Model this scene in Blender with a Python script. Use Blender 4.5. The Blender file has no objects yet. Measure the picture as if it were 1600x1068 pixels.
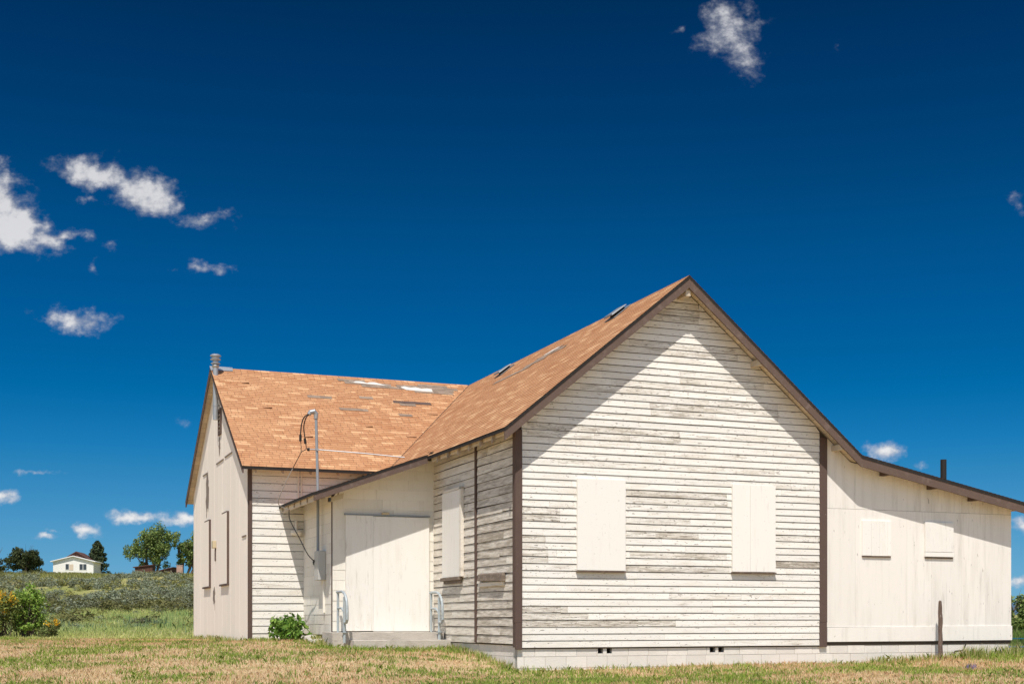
import bpy, math, random
import numpy as np
from mathutils import Vector

SC = bpy.context.scene
COL = SC.collection
# ------------------------------------------------------------------ camera
TH = 0.375                                   # heading of the schoolhouse front
OX, OY = 0.0777, 22.6                        # its front left corner
CT, ST = math.cos(TH), math.sin(TH)
cam_d = bpy.data.cameras.new('camera')
cam = bpy.data.objects.new('camera', cam_d); COL.objects.link(cam)
cam.location = (0, 0, 0.85); cam.rotation_euler = (math.pi/2, 0, 0)
cam_d.sensor_width = 36.0; cam_d.lens = 36.0*2035/1600
cam_d.shift_y = (967.6-534)/1600
cam_d.clip_start = 0.1; cam_d.clip_end = 20000
SC.camera = cam
# ------------------------------------------------------------------ light
SC.view_settings.view_transform = 'Standard'
SC.view_settings.look = 'None'
SC.view_settings.gamma = 1.0
SC.view_settings.use_curve_mapping = False
SC.view_settings.exposure = 0.29
LU, LV, LZ = 0.53, 1.0, -1.92                # way the light travels, in house axes
ldir = Vector((LU*CT-LV*ST, LU*ST+LV*CT, LZ)).normalized()
sun_d = bpy.data.lights.new('sun', 'SUN'); sun_d.energy = 4.1; sun_d.angle = math.radians(0.5)
sun_d.color = (1.0, 0.955, 0.885)
sun = bpy.data.objects.new('sun', sun_d); COL.objects.link(sun)
sun.rotation_euler = ldir.to_track_quat('-Z', 'Y').to_euler()
sun.location = (-20, -20, 40)
SUN_EL = math.asin(-ldir.z)
SUN_ROT = math.atan2(-ldir.x, -ldir.y)       # Nishita: clockwise from +Y

def nd(t, typ, **kw):
    n = t.nodes.new(typ)
    for k, v in kw.items():
        setattr(n, k, v)
    return n
def math_n(t, op, a, b=None, c=None, clamp=False):
    n = nd(t, 'ShaderNodeMath', operation=op); n.use_clamp = clamp
    for i, x in enumerate((a, b, c)):
        if x is None: continue
        if isinstance(x, (int, float)): n.inputs[i].default_value = x
        else: t.links.new(x, n.inputs[i])
    return n.outputs[0]
def mix_c(t, fac, a, b, blend='MIX'):
    n = nd(t, 'ShaderNodeMix', data_type='RGBA', blend_type=blend)
    for s, x in ((0, fac), (6, a), (7, b)):
        if isinstance(x, (int, float)): n.inputs[s].default_value = x
        elif isinstance(x, (tuple, list)): n.inputs[s].default_value = (*x[:3], 1)
        else: t.links.new(x, n.inputs[s])
    return n.outputs[2]
def smooth(t, x, lo, hi, a=0.0, b=1.0):
    n = nd(t, 'ShaderNodeMapRange', interpolation_type='SMOOTHSTEP')
    t.links.new(x, n.inputs[0])
    for i, v in zip((1, 2, 3, 4), (lo, hi, a, b)): n.inputs[i].default_value = v
    return n.outputs[0]

world = bpy.data.worlds.new('World'); SC.world = world; world.use_nodes = True
wt = world.node_tree; wt.nodes.clear()
w_out = nd(wt, 'ShaderNodeOutputWorld'); w_bg = nd(wt, 'ShaderNodeBackground')
wt.links.new(w_bg.outputs[0], w_out.inputs[0])
sky = nd(wt, 'ShaderNodeTexSky', sky_type='NISHITA', sun_disc=False)
sky.sun_elevation = SUN_EL; sky.sun_rotation = SUN_ROT; sky.altitude = 600
sky.air_density = 1.0; sky.dust_density = 0.3; sky.ozone_density = 2.0
w_bg.inputs[1].default_value = 0.105
def sky_nodes():
    t = wt
    tc = nd(t, 'ShaderNodeTexCoord')
    sep = nd(t, 'ShaderNodeSeparateXYZ'); t.links.new(tc.outputs['Generated'], sep.inputs[0])
    dx, dy, dz = sep.outputs
    # polarised, deep part of the sky: opposite the sun and below about 35 degrees
    el = math_n(t, 'ARCSINE', dz)
    ramp = nd(t, 'ShaderNodeValToRGB'); cr = ramp.color_ramp
    cr.interpolation = 'LINEAR'
    f = math_n(t, 'DIVIDE', el, math.radians(32), clamp=True); t.links.new(f, ramp.inputs[0])
    stops = SKY_TINT
    cr.elements[0].position, cr.elements[0].color = stops[0][0], (*stops[0][1], 1)
    cr.elements[1].position, cr.elements[1].color = stops[-1][0], (*stops[-1][1], 1)
    for p, c in stops[1:-1]:
        e = cr.elements.new(p); e.color = (*c, 1)
    tinted = mix_c(t, 1.0, sky.outputs[0], ramp.outputs[0], 'MULTIPLY')
    fwd = smooth(t, dy, 0.1, 0.55)
    low = smooth(t, dz, 0.46, 0.75, 1.0, 0.0)
    base = mix_c(t, math_n(t, 'MULTIPLY', fwd, low), sky.outputs[0], tinted)
    # fair-weather clouds, placed by direction
    ydiv = math_n(t, 'MAXIMUM', dy, 0.05)
    cx = math_n(t, 'DIVIDE', dx, ydiv); cz = math_n(t, 'DIVIDE', dz, ydiv)
    p = nd(t, 'ShaderNodeCombineXYZ'); t.links.new(cx, p.inputs[0]); t.links.new(cz, p.inputs[1])
    # ragged outline
    def noise(scale, det, rough, off):
        m = nd(t, 'ShaderNodeMapping'); m.inputs['Scale'].default_value = (scale*0.8, scale, scale)
        m.inputs['Location'].default_value = (off, off*0.7, off*1.3)
        t.links.new(p.outputs[0], m.inputs[0])
        n = nd(t, 'ShaderNodeTexNoise'); n.inputs['Scale'].default_value = 1.0
        n.inputs['Detail'].default_value = det; n.inputs['Roughness'].default_value = rough
        t.links.new(m.outputs[0], n.inputs['Vector']); return n
    warp = noise(55, 5, 0.6, 3.1)
    wv = nd(t, 'ShaderNodeVectorMath', operation='SUBTRACT'); t.links.new(warp.outputs['Color'], wv.inputs[0]); wv.inputs[1].default_value = (0.5, 0.5, 0.5)
    ws = nd(t, 'ShaderNodeVectorMath', operation='SCALE'); t.links.new(wv.outputs[0], ws.inputs[0]); ws.inputs['Scale'].default_value = 0.016
    pw = nd(t, 'ShaderNodeVectorMath', operation='ADD'); t.links.new(p.outputs[0], pw.inputs[0]); t.links.new(ws.outputs[0], pw.inputs[1])
    best = None; under = None
    for (a, e, ra, re, rot, den) in CLOUDS:
        m = nd(t, 'ShaderNodeMapping', vector_type='TEXTURE')
        m.inputs['Location'].default_value = (a, e, 0); m.inputs['Rotation'].default_value = (0, 0, math.radians(rot))
        m.inputs['Scale'].default_value = (ra, re, 1)
        t.links.new(pw.outputs[0], m.inputs[0])
        ln = nd(t, 'ShaderNodeVectorMath', operation='LENGTH'); t.links.new(m.outputs[0], ln.inputs[0])
        v = math_n(t, 'MULTIPLY', math_n(t, 'SUBTRACT', 1.0, ln.outputs['Value']), den)
        v = math_n(t, 'MAXIMUM', v, -1.0)
        best = v if best is None else math_n(t, 'SMOOTH_MAX', best, v, 0.12)
    n1 = noise(80, 10, 0.60, 1.7); n3 = noise(80, 4, 0.5, 1.7+.28)
    nz = math_n(t, 'MULTIPLY', math_n(t, 'SUBTRACT', n1.outputs[0], 0.5), 2.0)
    relief = math_n(t, 'MULTIPLY', math_n(t, 'SUBTRACT', n1.outputs[0], n3.outputs[0]), 1.6)
    tot = math_n(t, 'ADD', best, nz)
    dens = smooth(t, tot, -0.02, 1.0)
    dens = math_n(t, 'MULTIPLY', dens, smooth(t, best, -0.5, 0.15))
    n2 = noise(40, 6, 0.55, 7.7)
    lum = smooth(t, math_n(t, 'ADD', math_n(t, 'ADD', tot, relief), math_n(t, 'MULTIPLY', n2.outputs[0], 0.8)), 0.5, 1.75)
    # clouds are brighter low down, where the polariser darkens the air less
    hi = mix_c(t, smooth(t, cz, 0.05, 0.42), (7.0, 6.9, 6.8), (5.4, 5.4, 5.6))
    lo = mix_c(t, smooth(t, cz, 0.05, 0.42), (4.3, 4.5, 5.0), (2.1, 2.3, 2.9))
    ccol = mix_c(t, lum, lo, hi)
    full = mix_c(t, math_n(t, 'MULTIPLY', math_n(t, 'MULTIPLY', dens, 0.93), smooth(t, dy, 0.1, 0.3)), base, ccol)
    t.links.new(full, w_bg.inputs[0])
# (elevation / 32 deg, multiplier of the clear sky)
SKY_TINT = [(0.033, (0.1674, 0.4026, 0.7492)), (0.086, (0.1398, 0.3728, 0.6379)), (0.147, (0.0935, 0.3491, 0.5840)), (0.199, (0.0524, 0.3269, 0.5472)), (0.234, (0.0233, 0.3053, 0.5430)), (0.303, (0.0015, 0.2629, 0.4881)), (0.354, (0.0006, 0.2422, 0.4595)), (0.404, (0.0006, 0.2321, 0.4485)), (0.487, (0.0006, 0.2152, 0.4146)), (0.568, (0.0006, 0.1849, 0.3542)), (0.646, (0.0006, 0.1547, 0.3129)), (0.722, (0.0006, 0.1358, 0.2849)), (0.787, (0.0006, 0.1186, 0.2403)), (1.000, (0.0006, 0.1087, 0.2277))]
def _cl(px, py, rx, ry, rot=0, den=1.0):
    return ((px-800)/2035, (967.6-py)/2035, rx*1.18/2035, ry*1.2/2035, rot, den)
CLOUDS = [_cl(-25, 325, 66, 74, 0, 1.9), _cl(14, 350, 72, 42, -25, 1.7), _cl(62, 370, 56, 17, -10, 1.2), _cl(100, 371, 34, 10, 0, .9), _cl(122, 368, 26, 10, 0, .55),
          _cl(150, 272, 70, 24, -10, 1.25), _cl(225, 302, 60, 34, -20, 1.4), _cl(130, 258, 40, 15, 10, .5), _cl(146, 310, 17, 6, -10, .35),
          _cl(322, 342, 48, 14, 0, .8), _cl(325, 417, 42, 9, 0, .62), _cl(118, 500, 58, 20, -8, .85),
          _cl(1140, 45, 50, 46, 20, .85), _cl(1158, 88, 40, 30, -40, .75), _cl(1112, 68, 30, 12, 10, .4), _cl(1592, 322, 22, 18, 0, .4),
          _cl(1380, 704, 33, 17, -8, 1.2), _cl(58, 738, 30, 4, 0, .5), _cl(8, 776, 27, 12, 0, 1.1), _cl(131, 826, 22, 13, 0, 1.0),
          _cl(72, 840, 19, 6, 0, .8), _cl(88, 829, 16, 4, 0, .35), _cl(205, 806, 37, 12, 0, 1.25), _cl(278, 809, 40, 11, 0, .95),
          _cl(1594, 820, 15, 15, 0, 1.0), _cl(1592, 908, 22, 10, 0, .9), _cl(170, 384, 9, 5, 0, .3), _cl(145, 415, 5, 9, -20, .2),
          _cl(1062, 42, 8, 6, 30, .3), _cl(1312, 70, 5, 7, 0, .22), _cl(290, 662, 7, 4, 0, .12), _cl(1440, 727, 8, 5, 0, .3)]
sky_nodes()

# ------------------------------------------------------------------ helpers
class MB:
    """collects faces and links them as one mesh object"""
    def __init__(s): s.V = []; s.F = []; s.M = []; s.U = []; s.C = []
    def poly(s, pts, mat=0, uv=None, col=(0.5, 0.0, 0.5)):
        b = len(s.V); s.V += [tuple(p) for p in pts]; n = len(pts)
        s.F.append(tuple(range(b, b+n))); s.M.append(mat); s.C += [col]*n
        s.U += list(uv) if uv else [(0, 0)]*n
    def box(s, x0, x1, y0, y1, z0, z1, mat=0, col=(0.5, 0.0, 0.5)):
        s.hexa([(x0, y0, z0), (x1, y0, z0), (x1, y1, z0), (x0, y1, z0), (x0, y0, z1), (x1, y0, z1), (x1, y1, z1), (x0, y1, z1)], mat, col)
    def hexa(s, p, mat=0, col=(0.5, 0.0, 0.5)):
        for f in ((0, 3, 2, 1), (4, 5, 6, 7), (0, 1, 5, 4), (1, 2, 6, 5), (2, 3, 7, 6), (3, 0, 4, 7)):
            s.poly([p[i] for i in f], mat, None, col)
    def prism(s, pts, vec, mat=0, side=None, back=None, col=(0.5, 0.0, 0.5)):
        a = [Vector(p) for p in pts]; b = [p+Vector(vec) for p in a]; n = len(a)
        s.poly(a, mat, None, col); s.poly(b[::-1], mat if back is None else back, None, col)
        for i in range(n):
            j = (i+1) % n
            s.poly([a[i], b[i], b[j], a[j]], mat if side is None else side, None, col)
    def tube(s, pts, r, seg=10, mat=0, caps=True, col=(0.5, 0.0, 0.5)):
        pts = [Vector(p) for p in pts]; rr = r if isinstance(r, (list, tuple)) else [r]*len(pts)
        rings = []; up = None
        for i, p in enumerate(pts):
            d = (pts[min(i+1, len(pts)-1)]-pts[max(i-1, 0)]).normalized()
            if up is None:
                up = Vector((0, 0, 1)) if abs(d.z) < 0.9 else Vector((1, 0, 0))
            up = (up-d*up.dot(d)).normalized(); e = d.cross(up)
            rings.append([p+(up*math.cos(2*math.pi*k/seg)+e*math.sin(2*math.pi*k/seg))*rr[i] for k in range(seg)])
        for i in range(len(pts)-1):
            for k in range(seg):
                l = (k+1) % seg
                s.poly([rings[i][k], rings[i+1][k], rings[i+1][l], rings[i][l]], mat, None, col)
        if caps:
            s.poly(rings[0], mat, None, col); s.poly(rings[-1][::-1], mat, None, col)
    def build(s, name, mats, parent=None, bevel=0, smooth_=False):
        me = bpy.data.meshes.new(name)
        me.from_pydata(s.V, [], s.F); me.update()
        for m in (mats if isinstance(mats, (list, tuple)) else [mats]): me.materials.append(m)
        me.polygons.foreach_set('material_index', s.M)
        uvl = me.uv_layers.new(name='UVMap'); uvl.data.foreach_set('uv', np.array(s.U, 'f').ravel())
        ca = me.color_attributes.new('Col', 'FLOAT_COLOR', 'CORNER')
        ca.data.foreach_set('color', np.array([(*c, 1) for c in s.C], 'f').ravel())
        o = bpy.data.objects.new(name, me); COL.objects.link(o)
        if parent is not None: o.parent = parent
        if bevel:
            b = o.modifiers.new('bevel', 'BEVEL'); b.width = bevel; b.segments = 2; b.limit_method = 'ANGLE'
            w = o.modifiers.new('weld', 'WELD'); w.merge_threshold = 0.0002
            o.modifiers.move(1, 0)
        if smooth_:
            me.polygons.foreach_set('use_smooth', [True]*len(me.polygons))
        return o

def big_mesh(name, verts, nper, cols, mat, parent=None):
    """many separate little faces with nper corners each (numpy)"""
    n = len(verts)//nper
    me = bpy.data.meshes.new(name)
    me.vertices.add(n*nper); me.vertices.foreach_set('co', verts.astype('f').ravel())
    me.loops.add(n*nper); me.loops.foreach_set('vertex_index', np.arange(n*nper, dtype='i'))
    me.polygons.add(n); me.polygons.foreach_set('loop_start', np.arange(0, n*nper, nper, dtype='i'))
    me.update(calc_edges=True); me.materials.append(mat)
    ca = me.color_attributes.new('Col', 'FLOAT_COLOR', 'CORNER')
    c4 = np.ones((n*nper, 4), 'f'); c4[:, :3] = np.repeat(cols, nper, 0); ca.data.foreach_set('color', c4.ravel())
    o = bpy.data.objects.new(name, me); COL.objects.link(o)
    if parent is not None: o.parent = parent
    return o

def tag(o, label=None, cat=None, group=None, kind=None):
    if label: o['label'] = label
    if cat: o['category'] = cat
    if group: o['group'] = group
    if kind: o['kind'] = kind
    return o
def thing(name, label, cat, loc=(0, 0, 0), rz=0, group=None):
    o = bpy.data.objects.new(name, None); COL.objects.link(o); o.empty_display_size = 0.3
    o.location = loc; o.rotation_euler = (0, 0, rz)
    return tag(o, label, cat, group)
def sub(name, parent):
    o = bpy.data.objects.new(name, None); COL.objects.link(o); o.parent = parent; return o
def hw(u, v, z=0.0):                         # house axes -> world
    return (OX+u*CT-v*ST, OY+u*ST+v*CT, z)

# ------------------------------------------------------------------ materials
def material(name, base, layers=(), rough=0.85, bump=(), metal=0.0, spec=0.3, coord='Object', vary=0.0):
    """base colour, then stains: (scale xyz, detail, lo, hi, colour, strength, attr channel or None, attr gain)"""
    m = bpy.data.materials.new(name); m.use_nodes = True; t = m.node_tree
    p = t.nodes['Principled BSDF']
    p.inputs['Roughness'].default_value = rough; p.inputs['Metallic'].default_value = metal
    p.inputs['Specular IOR Level'].default_value = spec
    tc = nd(t, 'ShaderNodeTexCoord'); at = nd(t, 'ShaderNodeAttribute', attribute_name='Col')
    sp = nd(t, 'ShaderNodeSeparateColor'); t.links.new(at.outputs['Color'], sp.inputs[0])
    rgb = nd(t, 'ShaderNodeRGB'); rgb.outputs[0].default_value = (*base, 1); c = rgb.outputs[0]
    # every board gets its own place in the noise
    offs = nd(t, 'ShaderNodeCombineXYZ')
    for i in range(3): t.links.new(math_n(t, 'MULTIPLY', sp.outputs[0], 37.0+i*11), offs.inputs[i])
    cadd = nd(t, 'ShaderNodeVectorMath', operation='ADD'); t.links.new(tc.outputs[coord], cadd.inputs[0]); t.links.new(offs.outputs[0], cadd.inputs[1])
    if vary:
        v = math_n(t, 'MULTIPLY_ADD', math_n(t, 'SUBTRACT', sp.outputs[2], 0.5), 2*vary, 1.0)
        cv = nd(t, 'ShaderNodeVectorMath', operation='SCALE'); t.links.new(c, cv.inputs[0]); t.links.new(v, cv.inputs['Scale']); c = cv.outputs[0]
    def noise(sc, det, rough_=0.6, per=True):
        mp = nd(t, 'ShaderNodeMapping'); mp.inputs['Scale'].default_value = sc
        t.links.new(cadd.outputs[0] if per else tc.outputs[coord], mp.inputs[0])
        n = nd(t, 'ShaderNodeTexNoise'); n.inputs['Scale'].default_value = 1; n.inputs['Detail'].default_value = det
        n.inputs['Roughness'].default_value = rough_
        t.links.new(mp.outputs[0], n.inputs['Vector']); return n.outputs[0]
    for L in layers:
        sc, det, lo, hi, colr, fac, ch, gain = L
        x = noise(sc, det)
        if ch is not None:
            x = math_n(t, 'MULTIPLY_ADD', sp.outputs[ch], gain, x)
        c = mix_c(t, smooth(t, x, lo, hi, 0, fac), c, colr)
    t.links.new(c, p.inputs['Base Color'])
    prev = None
    for sc, det, dist in bump:
        b = nd(t, 'ShaderNodeBump'); b.inputs['Distance'].default_value = dist; b.inputs['Strength'].default_value = 1.0
        t.links.new(noise(sc, det), b.inputs['Height'])
        if prev: t.links.new(prev, b.inputs['Normal'])
        prev = b.outputs[0]
    if prev: t.links.new(prev, p.inputs['Normal'])
    return m

CREAM = (0.79, 0.75, 0.685)
GREYW = (0.36, 0.31, 0.245)
M = {}
M['siding_front'] = material('white_lap_siding', CREAM, [
    ((1.3, 1.3, 7), 6, 0.46, 0.90, (0.60, 0.53, 0.43), 0.75, 1, 0.25),
    ((2.4, 2.4, 30), 10, 0.585, 0.80, GREYW, 0.72, 1, 0.24),
    ((6, 6, 75), 8, 0.68, 0.86, (0.22, 0.18, 0.14), 0.75, 1, 0.26),
    ((10, 10, 40), 6, 0.63, 0.67, (0.16, 0.13, 0.10), 0.8, 1, 0.05),
    ((26, 26, 60), 4, 0.645, 0.69, (0.16, 0.13, 0.10), 0.7, 1, 0.05)],
    bump=[((4, 4, 120), 5, 0.004), ((30, 30, 60), 3, 0.002)], vary=0.05)
M['siding_side'] = material('weathered_lap_siding', (0.76, 0.70, 0.61), [
    ((1.6, 1.6, 9), 6, 0.45, 0.85, (0.5, 0.43, 0.345), 0.8, 1, 0.25),
    ((3, 3, 30), 8, 0.58, 0.92, (0.30, 0.255, 0.20), 0.85, 1, 0.4),
    ((9, 9, 90), 7, 0.72, 0.95, (0.2, 0.165, 0.13), 0.8, 1, 0.25),
    ((22, 22, 40), 3, 0.70, 0.76, (0.16, 0.13, 0.10), 0.8, None, 0)],
    bump=[((5, 5, 140), 6, 0.006), ((30, 30, 60), 3, 0.003)], vary=0.08)
M['shake'] = material('cream_shake_siding', (0.78, 0.735, 0.65), [
    ((14, 14, 1.0), 5, 0.52, 0.85, (0.6, 0.54, 0.45), 0.5, 1, 0.3),
    ((3, 3, 1.2), 6, 0.62, 0.92, (0.48, 0.42, 0.35), 0.5, 1, 0.3)],
    bump=[((60, 60, 3), 4, 0.003)], vary=0.05)
M['panel'] = material('cream_plywood', (0.80, 0.755, 0.69), [
    ((5, 5, 0.5), 8, 0.50, 0.80, (0.56, 0.515, 0.45), 0.42, 1, 0.35),
    ((7, 7, 0.7), 7, 0.52, 0.86, (0.60, 0.555, 0.485), 0.6, 1, 0.2),
    ((15, 15, 1.1), 8, 0.58, 0.84, (0.40, 0.37, 0.33), 0.5, 1, 0.28),
    ((24, 24, 6), 4, 0.67, 0.72, (0.22, 0.19, 0.165), 0.6, 1, 0.03)],
    bump=[((60, 60, 2.5), 5, 0.0025)], vary=0.03)
M['end_panel'] = material('cream_grooved_panel', (0.88, 0.79, 0.695), [
    ((9, 9, 0.5), 6, 0.5, 0.85, (0.74, 0.65, 0.56), 0.5, None, 0),
    ((16, 16, 1.5), 6, 0.66, 0.86, (0.45, 0.38, 0.31), 0.45, None, 0)],
    bump=[((50, 50, 1.5), 4, 0.003)], vary=0.03)
M['cover'] = material('painted_cover_board', (0.82, 0.785, 0.725), [
    ((9, 9, 1.2), 6, 0.55, 0.9, (0.70, 0.64, 0.555), 0.55, 1, 0.2),
    ((14, 14, 2.0), 7, 0.62, 0.86, (0.47, 0.42, 0.36), 0.6, 1, 0.16),
    ((20, 20, 9), 5, 0.68, 0.80, (0.42, 0.37, 0.31), 0.5, 1, 0.06),
    ((18, 18, 40), 4, 0.66, 0.71, (0.33, 0.28, 0.23), 0.55, None, 0)],
    bump=[((70, 70, 3), 5, 0.0025)], vary=0.03)
M['brown'] = material('brown_trim_paint', (0.105, 0.068, 0.055), [
    ((3, 3, 3), 6, 0.5, 0.8, (0.17, 0.115, 0.092), 0.6, None, 0),
    ((40, 40, 40), 3, 0.70, 0.76, (0.5, 0.44, 0.38), 0.5, None, 0),
    ((8, 8, 8), 6, 0.62, 0.8, (0.09, 0.06, 0.048), 0.6, None, 0)],
    bump=[((25, 25, 25), 4, 0.003)])
M['fascia'] = material('weathered_brown_fascia', (0.125, 0.082, 0.064), [
    ((6, 6, 6), 7, 0.48, 0.75, (0.20, 0.145, 0.12), 0.7, None, 0),
    ((12, 12, 30), 6, 0.6, 0.78, (0.085, 0.055, 0.044), 0.7, None, 0),
    ((30, 30, 30), 3, 0.72, 0.77, (0.5, 0.44, 0.38), 0.5, None, 0)],
    bump=[((20, 20, 60), 5, 0.004)])
M['felt_edge'] = material('dark_roof_edge', (0.022, 0.018, 0.016), [((20, 20, 20), 4, 0.55, 0.75, (0.06, 0.045, 0.035), 0.7, None, 0)])
M['soffit'] = material('soffit_boards', (0.60, 0.50, 0.38), [
    ((7, 7, 7), 6, 0.5, 0.8, (0.42, 0.33, 0.235), 0.8, None, 0),
    ((3, 3, 3), 6, 0.62, 0.8, (0.2, 0.15, 0.11), 0.6, None, 0)], bump=[((30, 30, 30), 4, 0.003)], vary=0.12)
M['rafter'] = material('rafter_wood', (0.34, 0.26, 0.19), [((20, 20, 20), 6, 0.45, 0.7, (0.52, 0.45, 0.36), 0.8, None, 0)], vary=0.2)
M['backing_lap_shade'] = material('sheathing_and_lap_shade', (0.085, 0.066, 0.05))  # sheathing behind the walls; also the shade painted along siding laps
M['cmu'] = material('concrete_block', (0.74, 0.685, 0.62), [
    ((5, 5, 5), 7, 0.48, 0.75, (0.62, 0.565, 0.50), 0.55, None, 0),
    ((2, 2, 9), 6, 0.58, 0.85, (0.80, 0.75, 0.69), 0.7, None, 0),
    ((45, 45, 45), 4, 0.62, 0.75, (0.33, 0.29, 0.25), 0.5, None, 0)], rough=0.95,
    bump=[((60, 60, 60), 6, 0.006)], vary=0.07)
M['mortar'] = material('mortar', (0.45, 0.41, 0.365), [((30, 30, 30), 5, 0.5, 0.7, (0.33, 0.3, 0.26), 0.6, None, 0)], rough=0.95, bump=[((80, 80, 80), 4, 0.003)])
M['concrete'] = material('old_concrete', (0.50, 0.45, 0.39), [
    ((3, 3, 8), 7, 0.45, 0.75, (0.36, 0.315, 0.265), 0.75, None, 0),
    ((40, 40, 40), 5, 0.6, 0.75, (0.25, 0.215, 0.18), 0.5, None, 0)], rough=0.95, bump=[((30, 30, 30), 7, 0.01)])
M['galv'] = material('galvanised_metal', (0.40, 0.41, 0.42), [((9, 9, 4), 6, 0.48, 0.75, (0.27, 0.28, 0.29), 0.7, None, 0)], rough=0.5, metal=0.6, spec=0.5)
M['vent_metal'] = material('dull_vent_metal', (0.22, 0.23, 0.24), [((9, 9, 9), 5, .5, .7, (.15, .155, .16), .7, None, 0)], rough=.6, metal=.2)
M['conduit'] = material('grey_painted_conduit', (0.26, 0.285, 0.31), [((12, 12, 4), 5, 0.5, 0.8, (0.36, 0.38, 0.40), 0.6, None, 0)], rough=0.55, metal=0.1)
M['meter'] = material('grey_meter_box', (0.46, 0.45, 0.42), [((6, 6, 3), 5, 0.5, 0.8, (0.36, 0.35, 0.33), 0.5, None, 0)], rough=0.55)
M['glass'] = material('dark_meter_glass', (0.012, 0.014, 0.016), rough=0.15, spec=0.6)
M['rail'] = material('pale_rail_paint', (0.40, 0.44, 0.45), [((25, 25, 12), 6, 0.5, 0.72, (0.25, 0.26, 0.26), 0.7, None, 0), ((40, 40, 20), 4, 0.66, 0.74, (0.22, 0.12, 0.07), 0.7, None, 0)], rough=0.5, metal=0.1)
M['black'] = material('black_cable', (0.018, 0.017, 0.016), rough=0.6)
M['wire'] = material('bare_wire', (0.38, 0.36, 0.33), rough=0.5, metal=0.4)
M['tan_lamp'] = material('tan_lamp_housing', (0.52, 0.43, 0.28), rough=0.5)
M['old_wood'] = material('weathered_brown_post', (0.125, 0.085, 0.066), [
    ((14, 14, 2), 7, 0.45, 0.7, (0.30, 0.215, 0.165), 0.75, None, 0),
    ((35, 35, 18), 4, 0.62, 0.72, (0.62, 0.55, 0.48), 0.6, None, 0),
    ((20, 20, 3), 5, 0.6, 0.75, (0.07, 0.045, 0.035), 0.8, None, 0)], bump=[((40, 40, 4), 6, 0.01)])
M['bare'] = material('bare_grey_wood', (0.21, 0.165, 0.135), [((20, 20, 5), 6, 0.45, 0.75, (0.33, 0.28, 0.235), 0.7, None, 0)], bump=[((40, 40, 6), 5, 0.004)])
M['stone'] = material('pale_stone', (0.52, 0.47, 0.40), [((6, 6, 6), 7, 0.45, 0.7, (0.36, 0.32, 0.27), 0.8, None, 0)], bump=[((14, 14, 14), 7, 0.03)])
M['sill_wood'] = material('grey_brown_sill', (0.17, 0.13, 0.10), [((8, 8, 20), 6, .45, .7, (.30, .245, .195), .8, None, 0), ((14, 14, 40), 5, .6, .72, (.07, .05, .04), .8, None, 0)], bump=[((30, 30, 60), 5, .006)])
M['bark'] = material('bark', (0.10, 0.075, 0.052), [((5, 5, 1), 6, 0.45, 0.7, (0.19, 0.155, 0.115), 0.7, None, 0)], bump=[((8, 8, 2), 6, 0.05)])
M['felt'] = material('bare_roof_felt', (0.27, 0.195, 0.14), [((25, 25, 25), 6, 0.45, 0.7, (0.19, 0.145, 0.12), 0.8, None, 0)], rough=0.95, bump=[((60, 60, 60), 5, 0.006)], vary=0.2)
M['white_felt'] = material('pale_exposed_underlay', (0.66, 0.60, 0.53), [((9, 9, 9), 5, 0.5, 0.75, (0.52, 0.5, 0.48), 0.6, None, 0)], bump=[((10, 10, 10), 4, 0.03)])
M['tar'] = material('dark_roll_roofing', (0.05, 0.04, 0.035), [((8, 8, 8), 6, 0.45, 0.75, (0.09, 0.07, 0.055), 0.8, None, 0)], rough=0.95)

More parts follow.
